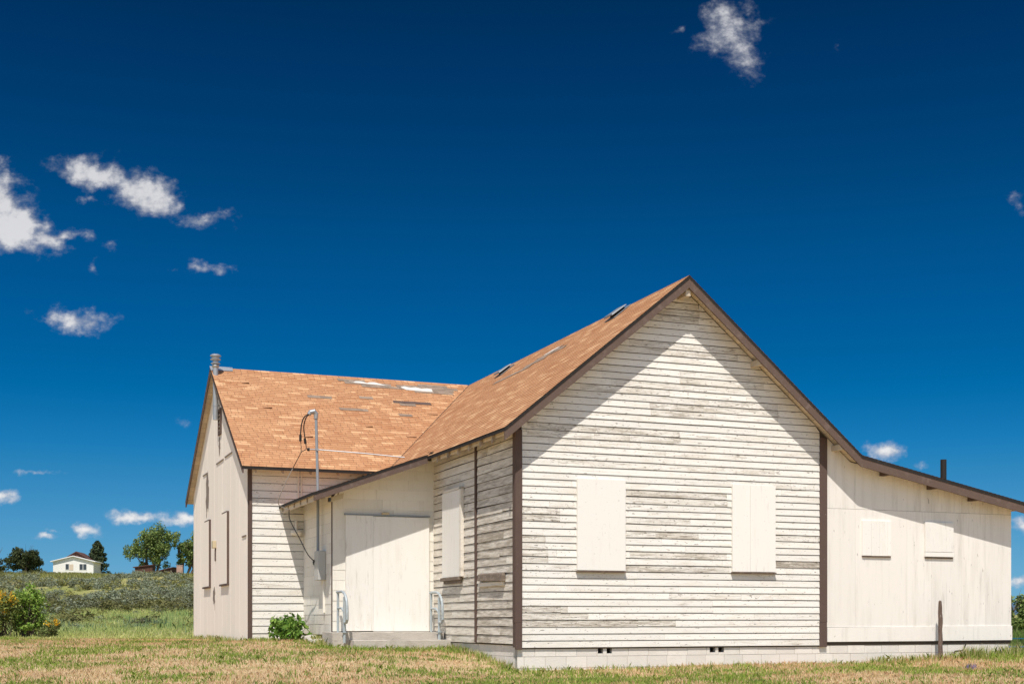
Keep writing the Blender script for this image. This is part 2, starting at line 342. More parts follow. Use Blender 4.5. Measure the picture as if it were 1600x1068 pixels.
def shingle_material():
    m = bpy.data.materials.new('orange_asphalt_shingle'); m.use_nodes = True; t = m.node_tree
    p = t.nodes['Principled BSDF']; p.inputs['Roughness'].default_value = 0.95; p.inputs['Specular IOR Level'].default_value = 0.15
    uv = nd(t, 'ShaderNodeUVMap', uv_map='UVMap'); s = nd(t, 'ShaderNodeSeparateXYZ'); t.links.new(uv.outputs[0], s.inputs[0])
    at = nd(t, 'ShaderNodeAttribute', attribute_name='Col'); sp = nd(t, 'ShaderNodeSeparateColor'); t.links.new(at.outputs['Color'], sp.inputs[0])
    row = sp.outputs[1]                      # course number / 100, random start in R
    def cell(width, seed):
        x = math_n(t, 'ADD', math_n(t, 'DIVIDE', s.outputs[0], width), math_n(t, 'MULTIPLY', sp.outputs[0], 17.0+seed))
        c = nd(t, 'ShaderNodeCombineXYZ'); t.links.new(math_n(t, 'FLOOR', x), c.inputs[0]); t.links.new(math_n(t, 'MULTIPLY', row, 100.0), c.inputs[1]); c.inputs[2].default_value = seed
        w = nd(t, 'ShaderNodeTexWhiteNoise', noise_dimensions='3D'); t.links.new(c.outputs[0], w.inputs[0])
        return w.outputs['Value'], math_n(t, 'FRACT', x)
    r1, f1 = cell(0.165, 1.0); r2, f2 = cell(0.29, 5.0); r3, f3 = cell(0.62, 9.0)
    c = mix_c(t, smooth(t, r1, 0.0, 1.0), (0.415, 0.205, 0.102), (0.51, 0.27, 0.138))
    c = mix_c(t, smooth(t, r2, 0.78, 0.92, 0, 0.8), c, (0.69, 0.43, 0.235))
    c = mix_c(t, smooth(t, r3, 0.6, 0.95, 0, 0.5), c, (0.37, 0.155, 0.068))
    n = nd(t, 'ShaderNodeTexNoise'); n.inputs['Scale'].default_value = 0.8; n.inputs['Detail'].default_value = 6; t.links.new(uv.outputs[0], n.inputs['Vector'])
    c = mix_c(t, smooth(t, n.outputs[0], 0.45, 0.72, 0, 0.35), c, (0.56, 0.30, 0.15))
    g = nd(t, 'ShaderNodeTexNoise'); g.inputs['Scale'].default_value = 45; g.inputs['Detail'].default_value = 4; t.links.new(uv.outputs[0], g.inputs['Vector'])
    c = mix_c(t, smooth(t, g.outputs[0], 0.45, 0.75, 0, 0.3), c, (0.29, 0.135, 0.065))
    slot = math_n(t, 'LESS_THAN', f1, 0.07)
    c = mix_c(t, math_n(t, 'MULTIPLY', math_n(t, 'MULTIPLY', slot, smooth(t, r1, .25, .5)), 0.62), c, (0.085, 0.045, 0.028))
    t.links.new(c, p.inputs['Base Color'])
    b = nd(t, 'ShaderNodeBump'); b.inputs['Distance'].default_value = 0.006
    t.links.new(math_n(t, 'ADD', g.outputs[0], math_n(t, 'MULTIPLY', r1, 0.8)), b.inputs['Height']); t.links.new(b.outputs[0], p.inputs['Normal'])
    return m
M['shingle'] = shingle_material()
M['loose'] = material('loose_tab', (0.42, 0.21, 0.105), [((9, 9, 9), 5, .5, .7, (.55, .32, .18), .7, None, 0)], rough=.95)

def leaf_material(name, trans=0.3, rough=0.7):
    m = bpy.data.materials.new(name); m.use_nodes = True; t = m.node_tree
    p = t.nodes['Principled BSDF']; p.inputs['Roughness'].default_value = rough; p.inputs['Specular IOR Level'].default_value = 0.25
    at = nd(t, 'ShaderNodeAttribute', attribute_name='Col'); t.links.new(at.outputs['Color'], p.inputs['Base Color'])
    tr = nd(t, 'ShaderNodeBsdfTranslucent'); t.links.new(at.outputs['Color'], tr.inputs[0])
    mx = nd(t, 'ShaderNodeMixShader'); mx.inputs[0].default_value = trans
    t.links.new(p.outputs[0], mx.inputs[1]); t.links.new(tr.outputs[0], mx.inputs[2])
    t.links.new(mx.outputs[0], t.nodes['Material Output'].inputs[0])
    return m
M['leaf'] = leaf_material('leaf'); M['grass'] = leaf_material('grass_blade', 0.42, 0.8)

# ------------------------------------------------------------------ value noise for placing plants
def vnoise(x, y, seed):
    xi = np.floor(x).astype(int); yi = np.floor(y).astype(int); fx = x-xi; fy = y-yi
    fx = fx*fx*(3-2*fx); fy = fy*fy*(3-2*fy)
    def h(a, b):
        n = (a*374761393+b*668265263+seed*1442695041) & 0x7fffffff
        n = ((n ^ (n >> 13))*1274126177) & 0x7fffffff
        return ((n ^ (n >> 16)) & 0xffff)/65535.0
    return (h(xi, yi)*(1-fx)+h(xi+1, yi)*fx)*(1-fy)+(h(xi, yi+1)*(1-fx)+h(xi+1, yi+1)*fx)*fy
def fbm(x, y, seed, o=4):
    s = 0; a = 0.5; tot = 0
    for i in range(o):
        s = s+a*vnoise(x*2**i, y*2**i, seed+i*7); tot += a; a *= 0.55
    return s/tot
def sstep(x, a, b):
    k = np.clip((x-a)/(b-a), 0, 1); return k*k*(3-2*k)

# ------------------------------------------------------------------ terrain
CP = [(-.3, -.3, -.05), (3.2, -.3, -.02), (6.3, -.3, -.005), (9, -.3, .07), (10.9, -.3, .10), (-.1, 2.3, .21), (-.2, 3.3, .27), (-1, 3.3, .25), (-2.4, 3.6, .31),
      (-2.5, 5, .39), (-3.3, 7.1, .36), (-2.6, 6.6, .38), (-3.5, 11, .33), (-3.5, 15.5, .30), (-5, 9, .32), (-4, 4, .33), (-2, 1, .20), (1, -3, -.10), (6, -3, .0), (11, -2.5, .10)]
def base_h(x, y):
    z = np.where(y < 27, .33-(27-y)*.042, .33)
    hill = 10.4*np.clip((y-46)/235, 0, 1)**1.25
    hill = np.where(y > 281, 10.4+np.clip(y-281, 0, 60)*.01, hill)
    wl = 1-sstep(x, -25, 50)
    right = sstep(x, 8, 15)
    z = z-sstep(x, 7, 11.5)*.24*sstep(y, 24.5, 28)
    z = z+hill*wl-right*.85*sstep(y, 30, 43)*(1-sstep(y, 70, 300))+right*sstep(y, 90, 420)*2.6
    z = z+(fbm(x*.06+5, y*.022, 3)-.5)*sstep(y, 50, 130)*(3.2-2.9*sstep(y, 215, 268))+(fbm(x*.25+5, y*.12, 13)-.5)*sstep(y, 60, 130)*(.9-.5*sstep(y, 240, 270))-.35*sstep(y, 255, 280)*sstep(x, -95, -75)
    return z+(fbm(x*.35, y*.35, 11)-.5)*.10
_cx = np.array([hw(a, b)[:2] for a, b, _ in CP]); _cz = np.array([c for *_, c in CP])
_K = lambda d2: np.exp(-d2/(2*2.0**2))
_d2 = ((_cx[:, None, :]-_cx[None, :, :])**2).sum(-1)
_w = np.linalg.solve(_K(_d2)+np.eye(len(CP))*.02, _cz-base_h(_cx[:, 0], _cx[:, 1]))
def gh(x, y):
    x = np.asarray(x, float); y = np.asarray(y, float); z = base_h(x, y)
    for (px, py), w in zip(_cx, _w):
        z = z+w*_K((x-px)**2+(y-py)**2)
    return z
def gh1(x, y): return float(gh(np.array([x]), np.array([y]))[0])

def build_ground():
    def axis(lo, hi, dense0, dense1, step, grow):
        a = list(np.arange(dense0, dense1, step)); s = step; p = a[-1]
        while p < hi: s *= grow; p += s; a.append(p)
        s = step; p = a[0]; b = []
        while p > lo: s *= grow; p -= s; b.append(p)
        return np.array(b[::-1]+a)
    xs = axis(-6000, 6000, -16, 20, .3, 1.09); ys = axis(-40, 9000, 8, 45, .3, 1.07)
    X, Y = np.meshgrid(xs, ys); Z = gh(X.ravel(), Y.ravel())
    # keep the soil out of the crawl space under the house
    V = np.stack([X.ravel(), Y.ravel(), Z], 1); nx, ny = len(xs), len(ys)
    i = np.arange(nx*ny).reshape(ny, nx)
    F = np.stack([i[:-1, :-1], i[:-1, 1:], i[1:, 1:], i[1:, :-1]], -1).reshape(-1, 4)
    me = bpy.data.meshes.new('ground'); me.from_pydata(V.tolist(), [], F.tolist()); me.update()
    me.polygons.foreach_set('use_smooth', [True]*len(me.polygons))
    m = bpy.data.materials.new('dry_lawn_and_field'); m.use_nodes = True; t = m.node_tree; p = t.nodes['Principled BSDF']
    p.inputs['Roughness'].default_value = 1; p.inputs['Specular IOR Level'].default_value = 0.1
    g = nd(t, 'ShaderNodeNewGeometry'); s = nd(t, 'ShaderNodeSeparateXYZ'); t.links.new(g.outputs['Position'], s.inputs[0])
    def noise(sc, det):
        n = nd(t, 'ShaderNodeTexNoise'); n.inputs['Scale'].default_value = sc; n.inputs['Detail'].default_value = det; n.inputs['Roughness'].default_value = .65
        t.links.new(g.outputs['Position'], n.inputs['Vector']); return n.outputs[0]
    a, b, c3, d = noise(1.1, 6), noise(14, 6), noise(0.12, 5), noise(.6, 4)
    lawn = mix_c(t, smooth(t, b, .35, .7), (0.46, 0.32, 0.17), (0.66, 0.49, 0.29))
    lawn = mix_c(t, smooth(t, a, .5, .68, 0, .7), lawn, (0.26, 0.25, 0.075))
    field = mix_c(t, smooth(t, c3, .38, .62), (0.24, 0.25, 0.075), (0.37, 0.32, 0.13))
    field = mix_c(t, smooth(t, d, .45, .7, 0, .5), field, (0.20, 0.215, 0.065))
    field = mix_c(t, smooth(t, c3, .60, .72, 0, .7), field, (0.42, 0.30, 0.18))
    col = mix_c(t, smooth(t, s.outputs[1], 36, 44), lawn, field)
    t.links.new(col, p.inputs['Base Color'])
    bp = nd(t, 'ShaderNodeBump'); bp.inputs['Distance'].default_value = .04; t.links.new(b, bp.inputs['Height']); t.links.new(bp.outputs[0], p.inputs['Normal'])
    me.materials.append(m)
    o = bpy.data.objects.new('ground', me); COL.objects.link(o); tag(o, kind='structure')
build_ground()

# ------------------------------------------------------------------ the schoolhouse
RNG = random.Random(7)
house = thing('schoolhouse', 'old white lap-sided schoolhouse with orange shingle roof, brown trim and boarded windows', 'building', (OX, OY, 0), TH)
PK = 7.035; SL = .8197; KU = 6.93; KZ = PK-SL*(KU-3.2); SS = .195; RV = -.38; EU = -.36; EZ = PK-SL*3.56
WS = .641; VR = 11.42; WEV = 6.87; WU = -3.37; WRU = -3.545; VF = 7.24; VB = 15.6; PV = 4.62; PU = -2.14
SEU = 11.16; SUW = 10.865

def siding(mb, p0, t, n, z0, e, zmax, xr, th, zones=(), lmin=2.2, lmax=4.6, wear=.12, jit=.0025, top_in=.003, gap=.0015, lap_shade=0.0):
    """lapped boards with real butt joints; zones: (x0, x1, z0, z1, wear)"""
    P = lambda x, o, z: (p0[0]+t[0]*x+n[0]*o, p0[1]+t[1]*x+n[1]*o, z)
    i = 0
    while z0+i*e < zmax-.01:
        zb = z0+i*e; zt = min(zb+e*1.05, zmax); i += 1
        (l0, r0), (l1, r1) = xr(zb), xr(zt)
        if r0-l0 < .02: continue
        l, r = min(l0, l1), max(r0, r1); cuts = {l, r}
        x = l+RNG.uniform(.3, lmax)
        while x < r-.3: cuts.add(x); x += RNG.uniform(lmin, lmax)
        for zx0, zx1, zz0, zz1, w in zones:
            if zz0 < zb+e/2 < zz1:
                for q in (zx0, zx1):
                    if l+.02 < q < r-.02: cuts.add(q+RNG.uniform(-.02, .02))
        cuts = sorted(cuts)
        for a, b in zip(cuts, cuts[1:]):
            b0, b1 = max(a, l0)+gap, min(b, r0)-gap; t0, t1 = max(a, l1)+gap, min(b, r1)-gap
            if b1 <= b0: continue
            if t1 <= t0: t0 = t1 = (t0+t1)/2
            w = max(0, RNG.gauss(wear, .08)); 
            if RNG.random() < .07: w += RNG.uniform(.1, .3)
            mid = (a+b)/2
            for zx0, zx1, zz0, zz1, zw in zones:
                if zz0 < zb+e/2 < zz1 and zx0-.03 < mid < zx1+.03: w = max(w, zw*.95+RNG.uniform(-.14, .12))
            col = (RNG.random(), min(w, 1.2), RNG.random())
            j0, j1 = RNG.gauss(0, jit), RNG.gauss(0, jit); o0, o1 = th+RNG.gauss(0, .0015), th+RNG.gauss(0, .0015)
            A, B = P(b0, o0, zb+j0), P(b1, o1, zb+j1); Cc, D = P(t1, top_in, zt), P(t0, top_in, zt)
            if lap_shade:
                k = 1-lap_shade/max(zt-zb, lap_shade*2); kk = lambda p, q: tuple(p[i]+(q[i]-p[i])*k for i in range(3)); D0, C0 = kk(A, D), kk(B, Cc)
                mb.poly([D0, C0, Cc, D], 1, None, col); D, Cc = D0, C0  # dark strip paints the lap shadow onto the top of the board
            mb.poly([A, B, Cc, D], 0, None, col)
            mb.poly([P(b0, 0, zb+j0), P(b1, 0, zb+j1), B, A], 1, None, col)  # underside coloured dark to paint in the shade of the lap
            mb.poly([P(b0, 0, zb+j0), A, D], 0, None, col); mb.poly([P(b1, 0, zb+j1), B, Cc], 0, None, col)

def wall_mesh(name, mat, fn, label=None):
    mb = MB(); fn(mb); o = mb.build(name, [mat, M['backing_lap_shade']], house)
    if label: o['label'] = label
    return o
zg = lambda u: PK-.085-SL*abs(u-3.2)          # underside of the main roof
def front_wall(mb):
    mb.poly([(.0, .012, .34), (6.4, .012, .34), (6.4, .012, zg(6.4)), (3.2, .012, zg(3.2)), (0, .012, zg(0))], 1)
    xr = lambda z: (max(.09, 3.2-(PK-.085-z)/SL), min(6.225, 3.2+(PK-.085-z)/SL))
    zones = [(.1, .95, .95, 1.07, .8), (.1, 1.35, .83, .95, .75), (.1, 3.1, .71, .83, .85), (.1, .55, 2.0, 2.35, .55), (.1, .8, 2.55, 2.85, .75), (.1, .6, 1.9, 2.05, .6),
             (2.1, 4.25, 1.68, 1.82, .9), (2.1, 3.6, 2.28, 2.42, .7), (2.1, 4.2, 2.95, 3.2, .62), (2.1, 3.4, 2.55, 2.68, .6), (5.25, 6.2, 1.80, 1.93, 1.0), (5.25, 6.2, 2.3, 2.45, .55),
             (.8, 5.2, 3.62, 3.72, .55), (1.5, 3.2, 4.1, 4.35, .6), (2.6, 3.7, 4.5, 4.75, .6), (2.9, 4.6, 3.8, 3.95, .5), (3.5, 5.3, 4.6, 4.85, .45), (1.9, 4.6, 5.0, 5.15, .5), (2.6, 3.6, 6.3, 6.6, .7), (1.2, 3.0, 4.85, 5.0, .55), (3.2, 5.0, 5.2, 5.45, .5), (2.2, 4.4, 5.6, 5.9, .5), (.6, 2.4, 3.9, 4.05, .5),
             (.2, 2.2, 4.1, 4.25, .5), (4.4, 6.1, 3.3, 3.4, .4), (2.2, 4.2, 1.95, 2.08, .55), (3, 5.2, 1.25, 1.4, .4)]
    siding(mb, (0, 0), (1, 0), (0, -1), .364, .1229, PK-.1, xr, .017, zones, wear=.05, lap_shade=.016)
wall_mesh('wall', M['siding_front'], front_wall)
def side_wall(mb):
    mb.poly([(.012, 0, .40), (.012, PV, .40), (.012, PV, 4.33), (.012, 0, 4.33)], 1)
    z = [(.05, 1.97, 2.0, 2.9, .55), (.05, 1.97, .42, 1.6, .42), (2.06, 4.6, .42, 1.5, .3), (2.06, 2.75, 1.5, 3.2, .4), (.1, 1.9, 3.3, 3.6, .5)]
    siding(mb, (0, 0), (0, 1), (-1, 0), .425, .1565, 4.33, lambda q: (.10, 1.965), .019, z, .9, 3, .42, .006, lap_shade=.018)
    siding(mb, (0, 0), (0, 1), (-1, 0), .415, .1565, 4.33, lambda q: (2.045, PV-.005), .019, z, 1.2, 3, .2, .005, lap_shade=.018)
wall_mesh('wall', M['siding_side'], side_wall, 'heavily weathered lap siding of the side wall')
def porch_front(mb):
    zt = lambda u: 3.25+.36*(u+2.68)
    mb.poly([(PU, PV+.01, .58), (.0, PV+.01, .58), (0, PV+.01, zt(0)), (PU, PV+.01, zt(PU))], 1)
    siding(mb, (0, PV), (1, 0), (0, -1), .62, .205, 4.12, lambda z: (max(PU+.004, (z-3.25)/.36-2.68), -.005), .008, (), 1.1, 2.2, .1, .001)
wall_mesh('wall', M['shake'], porch_front)
def porch_side(mb):
    mb.poly([(PU+.01, PV, .6), (PU+.01, VF, .6), (PU+.01, VF, 3.45), (PU+.01, PV, 3.45)], 1)
    siding(mb, (PU, 0), (0, 1), (-1, 0), .55, .205, 3.43, lambda z: (PV+.012, VF-.005), .008, [(PV, VF, .5, 1.0, .7)], .5, 1.3, .12, .004)
wall_mesh('wall', M['shake'], porch_side)
def wing_front(mb):
    mb.poly([(WU, VF+.012, .36), (.1, VF+.012, .36), (.1, VF+.012, 4.34), (WU, VF+.012, 4.34)], 1)
    siding(mb, (0, VF), (1, 0), (0, -1), .40, .1625, 4.32, lambda z: (WU+.09, -.02), .019, [(-3.3, 0, 3.35, 3.52, .4), (-3.3, 0, .4, .55, .5)], 1.6, 4, .05, .003, lap_shade=.018)
wall_mesh('wall', M['siding_front'], wing_front)
zw = lambda v: PK-.085-WS*abs(v-VR)
def wing_end(mb):
    cuts = [VF]+[VF+.35+1.22*k for k in range(7)]+[VB]
    for a, b in zip(cuts, cuts[1:]):
        c = (RNG.random(), 0, RNG.random()); a_, b_ = a+.002, b-.002
        pts = [(WU, a_, .33), (WU, b_, .33), (WU, b_, zw(b_)), (WU, a_, zw(a_))]
        if a_ < VR < b_: pts = pts[:3]+[(WU, VR, zw(VR))]+pts[3:]
        mb.prism(pts, (.02, 0, 0), 0, col=c)
        for k in (2,):                      # panel seam
            g = a+(b-a)*k/4
            mb.box(WU-.002, WU+.001, g-.003, g+.003, .34, zw(g)-.02, 0, (c[0], .3, .2))
    mb.poly([(WU+.03, VF, .33), (WU+.03, VB, .33), (WU+.03, VB, zw(VB)), (WU+.03, VR, zw(VR)), (WU+.03, VF, zw(VF))], 1)
wall_mesh('wall', M['end_panel'], wing_end, 'cream vertical-groove gable end of the wing')
zs = lambda u: KZ-.085-SS*(u-KU)
def shed_front(mb):
    top = lambda u: zg(u) if u < KU else zs(u)
    cuts = [6.40, 7.05, 8.27, 8.86, 9.6, 10.2, SUW]
    for a, b in zip(cuts, cuts[1:]):
        for z0, z1 in ((.712, 2.985), (2.99, None)):
            a_, b_ = a+.0015, b-.0015
            pts = [(a_, 0, z0), (b_, 0, z0)]+([(b_, 0, z1), (a_, 0, z1)] if z1 else [(b_, 0, top(b_))]+([(KU, 0, top(KU))] if a_ < KU < b_ else [])+[(a_, 0, top(a_))])
            w = .05 if a < 8.2 else (.28 if z1 is None else .16)
            if a < 7 and z1 is None: w = .2
            mb.prism(pts, (0, .012, 0), 0, col=(RNG.random(), w, RNG.random()))
    mb.prism([(6.4, -.016, .43), (8.92, -.016, .432), (8.92, -.016, .716), (6.4, -.016, .706)], (0, .014, 0), 0, col=(.3, 0, .75))
    mb.prism([(8.924, -.016, .434), (SUW+.012, -.016, .44), (SUW+.012, -.016, .732), (8.924, -.016, .722)], (0, .014, 0), 0, col=(.6, 0, .8))
    mb.poly([(6.4, .016, .36), (SUW, .016, .36), (SUW, .016, zs(SUW)), (KU, .016, zs(KU)), (6.4, .016, zg(6.4))], 1)
wall_mesh('wall', M['panel'], shed_front, 'cream plywood wall of the lean-to')
def plain_walls(mb):
    mb.box(SUW-.02, SUW-.005, .018, VB, .36, zs(SUW)); mb.box(WU+.04, 6.9, VB-.02, VB, .3, 4.1)
    mb.box(PU+.02, .0, VF+.02, VF+.03, .36, 3.5, 1)
wall_mesh('wall', M['panel'], plain_walls)

# foundation of concrete blocks, with real vent openings
def foundation():
    mb = MB()
    holes = [(1.57, 1.67), (1.745, 1.845), (3.85, 3.965), (4.03, 4.15)]
    def row(a, b, z0, z1, off, mapf, L=.4):
        def seg(a, b):
            x = a-off
            while x < b-.01:
                x1 = x+L; l, r = max(x, a), min(x1, b); x = x1
                if r-l < .012: continue
                d = RNG.gauss(0, .0015); c = (RNG.random(), 0, RNG.random())
                mapf(l+.004, r-.004, z0+.004, z1-.004, d, .10, 0, c)
            mapf(a, b, z0, z1, .005, .09, 1, (RNG.random(), 0, .5))
        cur = a
        for h0, h1 in (holes if (mapf is mf and z1 > .3) else []):
            seg(cur, h0); cur = h1
        seg(cur, b)
        if mapf is mf and z1 > .3:
            for h0, h1 in holes: mapf(h0, h1, z0, .252, -.001, .09, 0, (RNG.random(), 0, .4))
    def mf(a, b, z0, z1, d, dep, mt, c): mb.box(a, b, .022+d, .022+dep, z0, z1, mt, c)
    def ms(a, b, z0, z1, d, dep, mt, c): mb.box(.022+d, .022+dep, a, b, z0, z1, mt, c)
    for k, (z0, z1) in enumerate(((.206, .372), (.003, .206), (-.2, .003))):
        row(.022, SUW-.03, z0, z1, .2*(k % 2)+.07, mf); row(.125, PV, z0, z1+.05*(k == 0), .2*(k % 2)+.13, ms)
    mb.box(SUW-.12, SUW-.03, .13, 9, -.3, .36, 0); mb.box(WU+.06, WU+.16, VF+.06, VB-.1, -.1, .36, 1)
    mb.box(WU+.06, PU, VF+.03, VF+.10, 0, .42, 0)
    mb.build('foundation', [M['cmu'], M['mortar']], house)
foundation()

# corner boards
def corner(fn, label=None):
    mb = MB(); fn(mb); o = mb.build('corner_board', M['brown'], house, bevel=.004)
def cb1(mb):
    mb.box(-.035, .093, -.04, -.002, .80, 4.15); mb.box(-.035, -.004, -.002, .105, .80, 4.2)
    mb.box(-.033, .088, -.046, -.002, .335, .798); mb.box(-.031, -.004, -.002, .098, .37, .798)
corner(cb1)
def cb2(mb):
    mb.box(6.222, 6.385, -.034, -.002, .80, zg(6.39)-.01); mb.box(6.218, 6.375, -.038, -.002, .335, .797)
corner(cb2)
def cb3(mb):
    mb.box(WU+.004, WU+.095, VF-.035, VF-.002, .37, 4.22)
corner(cb3)
mb = MB(); mb.box(-.045, -.002, 1.975, 2.035, .43, 4.12); mb.build('trim_strip', M['brown'], house, bevel=.003)
mb = MB(); mb.box(-.02, -.002, PV-.035, PV-.012, .6, 4.1); mb.build('trim_strip', M['shake'], house)
mb = MB(); mb.box(PU-.014, PU-.004, PV-.012, PV+.02, .6, 3.35); mb.build('trim_strip', M['brown'], house)

# roofs --------------------------------------------------------------
def clip_band(poly, b0, b1):
    def half(pl, f):
        out = []
        for i in range(len(pl)):
            p, q = pl[i], pl[(i+1) % len(pl)]; fp, fq = f(p), f(q)
            if fp >= 0: out.append(p)
            if fp*fq < 0:
                k = fp/(fp-fq); out.append((p[0]+(q[0]-p[0])*k, p[1]+(q[1]-p[1])*k))
        return out
    pl = half(poly, lambda p: p[1]-b0)
    return half(pl, lambda p: b1-p[1]) if len(pl) > 2 else []
def roof_plane(name, org, ea, eb, poly, thick, extra=None, course=.104, label=None):
    """org: point at (a=0,b=0); ea along the eave, eb up the slope; poly convex in (a,b)"""
    ea, eb, org = Vector(ea), Vector(eb).normalized(), Vector(org); nn = ea.cross(eb)
    if nn.z < 0: nn = -nn
    P = lambda a, b, o: org+ea*a+eb*b+nn*o
    mb = MB()
    bmax = max(p[1] for p in poly); i = 0; bm = min(p[1] for p in poly); seed = RNG.random()
    while bm+i*course < bmax:
        b0 = bm+i*course; b1 = min(b0+course, bmax)
        pl = clip_band(poly, b0, b1); col = (RNG.random(), i/100.0, seed); i += 1
        if len(pl) < 3: continue
        # cut into lengths so that the butt edges wander a little
        a0, a1 = min(p[0] for p in pl), max(p[0] for p in pl)
        f = lambda b: .008-.006*(b-b0)/course
        mb.poly([P(a, b, f(b)) for a, b in pl], 0, pl, col)
        e = [p for p in pl if abs(p[1]-b0) < 1e-6]
        if len(e) >= 2:
            l, r = min(q[0] for q in e), max(q[0] for q in e)
            mb.poly([P(l, b0, -.001), P(r, b0, -.001), P(r, b0, .008), P(l, b0, .008)], 1 if b0 < .01 else 0, [(l, b0), (r, b0), (r, b0), (l, b0)], col)
    # deck below
    top = [P(a, b, -.002) for a, b in poly]; n = len(top)
    down = Vector((0, 0, -thick))
    for k in range(n):
        l = (k+1) % n
        mb.poly([top[k], top[l], top[l]+down, top[k]+down], 1)
    o = mb.build(name, [M['shingle'], M['felt_edge']], house)
    if label: o['label'] = label
    # boards of the deck, seen from below
    sb = MB(); b = bm
    while b < bmax:
        b2 = min(b+.19, bmax); pl = clip_band(poly, b+.002, b2-.002)
        if len(pl) > 2: sb.poly([P(a, bb, -.002)+down*.98 for a, bb in pl], 0, None, (RNG.random(), 0, RNG.random()))
        b = b2
    sb.poly([P(a, b, -.002)+down*.9 for a, b in poly], 1)
    sb.build('deck', [M['soffit'], M['backing_lap_shade']], o)
    return o, P
LN = math.hypot(1, SL)
ml = 3.56*LN
roof_l, PL = roof_plane('roof', (EU, 0, EZ), (0, 1, 0), (1, 0, SL), [(RV, 0), (WEV, 0), (VR, ml), (RV, ml)], .06)
KB = (KU-3.2)*LN
roof_r, PR = roof_plane('roof', (KU, 0, KZ), (0, 1, 0), (-1, 0, SL), [(RV, 0), (VR+4.55*(KU-3.2)/3.56, 0), (VR, KB), (RV, KB)], .06)
LW = math.hypot(1, WS); ww = 4.55*LW
roof_w, PW = roof_plane('roof', (0, WEV, PK-WS*4.55), (1, 0, 0), (0, 1, WS), [(WRU, 0), (EU, 0), (3.2, ww), (WRU, ww)], .06)
roof_b, PB = roof_plane('roof', (0, VR+4.55, PK-WS*4.55), (1, 0, 0), (0, -1, WS), [(WRU, 0), (KU, 0), (3.2, ww), (WRU, ww)], .06)
SLN = math.hypot(1, SS); sw = (SEU-KU)*SLN
roof_s, PS = roof_plane('roof', (SEU, 0, KZ-SS*(SEU-KU)), (0, 1, 0), (-1, 0, SS), [(RV, 0), (9, 0), (9, sw), (RV, sw)], .06)
PSL = .36; PRV = 3.93; PEU = -2.69; PEZ = 3.315
roof_p, PP = roof_plane('roof', (PEU, 0, PEZ), (0, 1, 0), (1, 0, PSL), [(PRV, 0), (VF+.0, 0), (VF+.0, 2.34*math.hypot(1, PSL)), (PRV, 2.34*math.hypot(1, PSL))], .05)

# rake fascia boards
def fascia(pts, drop0, drop1, vec, parent):
    mb = MB()
    for (p, q) in zip(pts, pts[1:]):
        a, b = Vector(p), Vector(q); d0, d1 = Vector((0, 0, -drop0)), Vector((0, 0, -drop1))
        mb.prism([a+d0, b+d0, b+d1, a+d1], vec, col=(RNG.random(), 0, .5))
    return mb.build('fascia', M['fascia'], parent)
yv = RV+.006
fascia([(EU-.0, yv, EZ), (3.2, yv, PK)], .062, .215, (0, .034, 0), roof_l)
fascia([(3.2, yv, PK), (KU-.02, yv, KZ+.016)], .062, .225, (0, .034, 0), roof_r)
fascia([(KU-.02, yv, KZ+.016), (KU+.02, yv, KZ-.004), (SEU, yv, KZ-SS*(SEU-KU))], .062, .215, (0, .034, 0), roof_s)
fascia([(PEU+.03, PRV+.006, PEZ+.01), (PEU+2.34, PRV+.006, PEZ+2.34*PSL)], .052, .165, (0, .034, 0), roof_p)
xv = WRU+.004
fascia([(xv, WEV, PK-WS*4.55), (xv, VR, PK)], .062, .15, (.03, 0, 0), roof_w)
fascia([(xv, VR+4.55, PK-WS*4.55), (xv, VR, PK)], .062, .15, (.03, 0, 0), roof_b)

# rafter tails and blocking
def tails(parent, places, tail, name='rafter_tail'):
    for q in places:
        mb = MB(); mb.hexa(tail(q), 0, (RNG.random(), 0, RNG.random())); mb.build(name, M['rafter'], parent)
def t_main(v):
    z = lambda u: EZ+SL*(u-EU)-.068; a, b = EU+.03, .0
    return [(a, v-.02, z(a)-.13), (a, v+.02, z(a)-.13), (b, v+.02, z(b)-.13), (b, v-.02, z(b)-.13), (a, v-.02, z(a)), (a, v+.02, z(a)), (b, v+.02, z(b)), (b, v-.02, z(b))]
tails(roof_l, [-.30, .34, .95, 1.56, 2.17, 2.78, 3.4], t_main)
mb = MB()
for a, b in zip([-.30, .34, .95, 1.56, 2.17, 2.78, 3.4], [.34, .95, 1.56, 2.17, 2.78, 3.4, 3.95]):
    d = RNG.uniform(-.008, .008)
    mb.box(EU+.085, EU+.105, a+.022, b-.022, EZ-.10+d, EZ+.0, 0, (RNG.random(), 0, RNG.random()))
mb.build('blocking', M['soffit'], roof_l)
def t_wing(u):
    z = lambda v: PK-WS*4.55+WS*(v-WEV)-.068; a, b = WEV+.05, VF
    return [(u-.02, a, z(a)-.085), (u+.02, a, z(a)-.085), (u+.02, b, z(b)-.12), (u-.02, b, z(b)-.12), (u-.02, a, z(a)), (u+.02, a, z(a)), (u+.02, b, z(b)), (u-.02, b, z(b))]
tails(roof_w, [-3.25, -2.66, -2.05, -1.44, -.83], t_wing)
def t_porch(v):
    z = lambda u: PEZ+PSL*(u-PEU)-.056; a, b = PEU+.04, PU
    return [(a, v-.02, z(a)-.09), (a, v+.02, z(a)-.09), (b, v+.02, z(b)-.11), (b, v-.02, z(b)-.11), (a, v-.02, z(a)), (a, v+.02, z(a)), (b, v+.02, z(b)), (b, v-.02, z(b))]
tails(roof_p, [4.05, 4.66, 5.27, 5.88, 6.49, 7.05], t_porch)
mb = MB()
for a, b in zip([4.05, 4.66, 5.27, 5.88, 6.49], [4.66, 5.27, 5.88, 6.49, 7.05]):
    mb.box(PEU+.06, PEU+.08, a+.022, b-.022, PEZ-.15, PEZ-.045, 0, (RNG.random(), 0, RNG.random()))
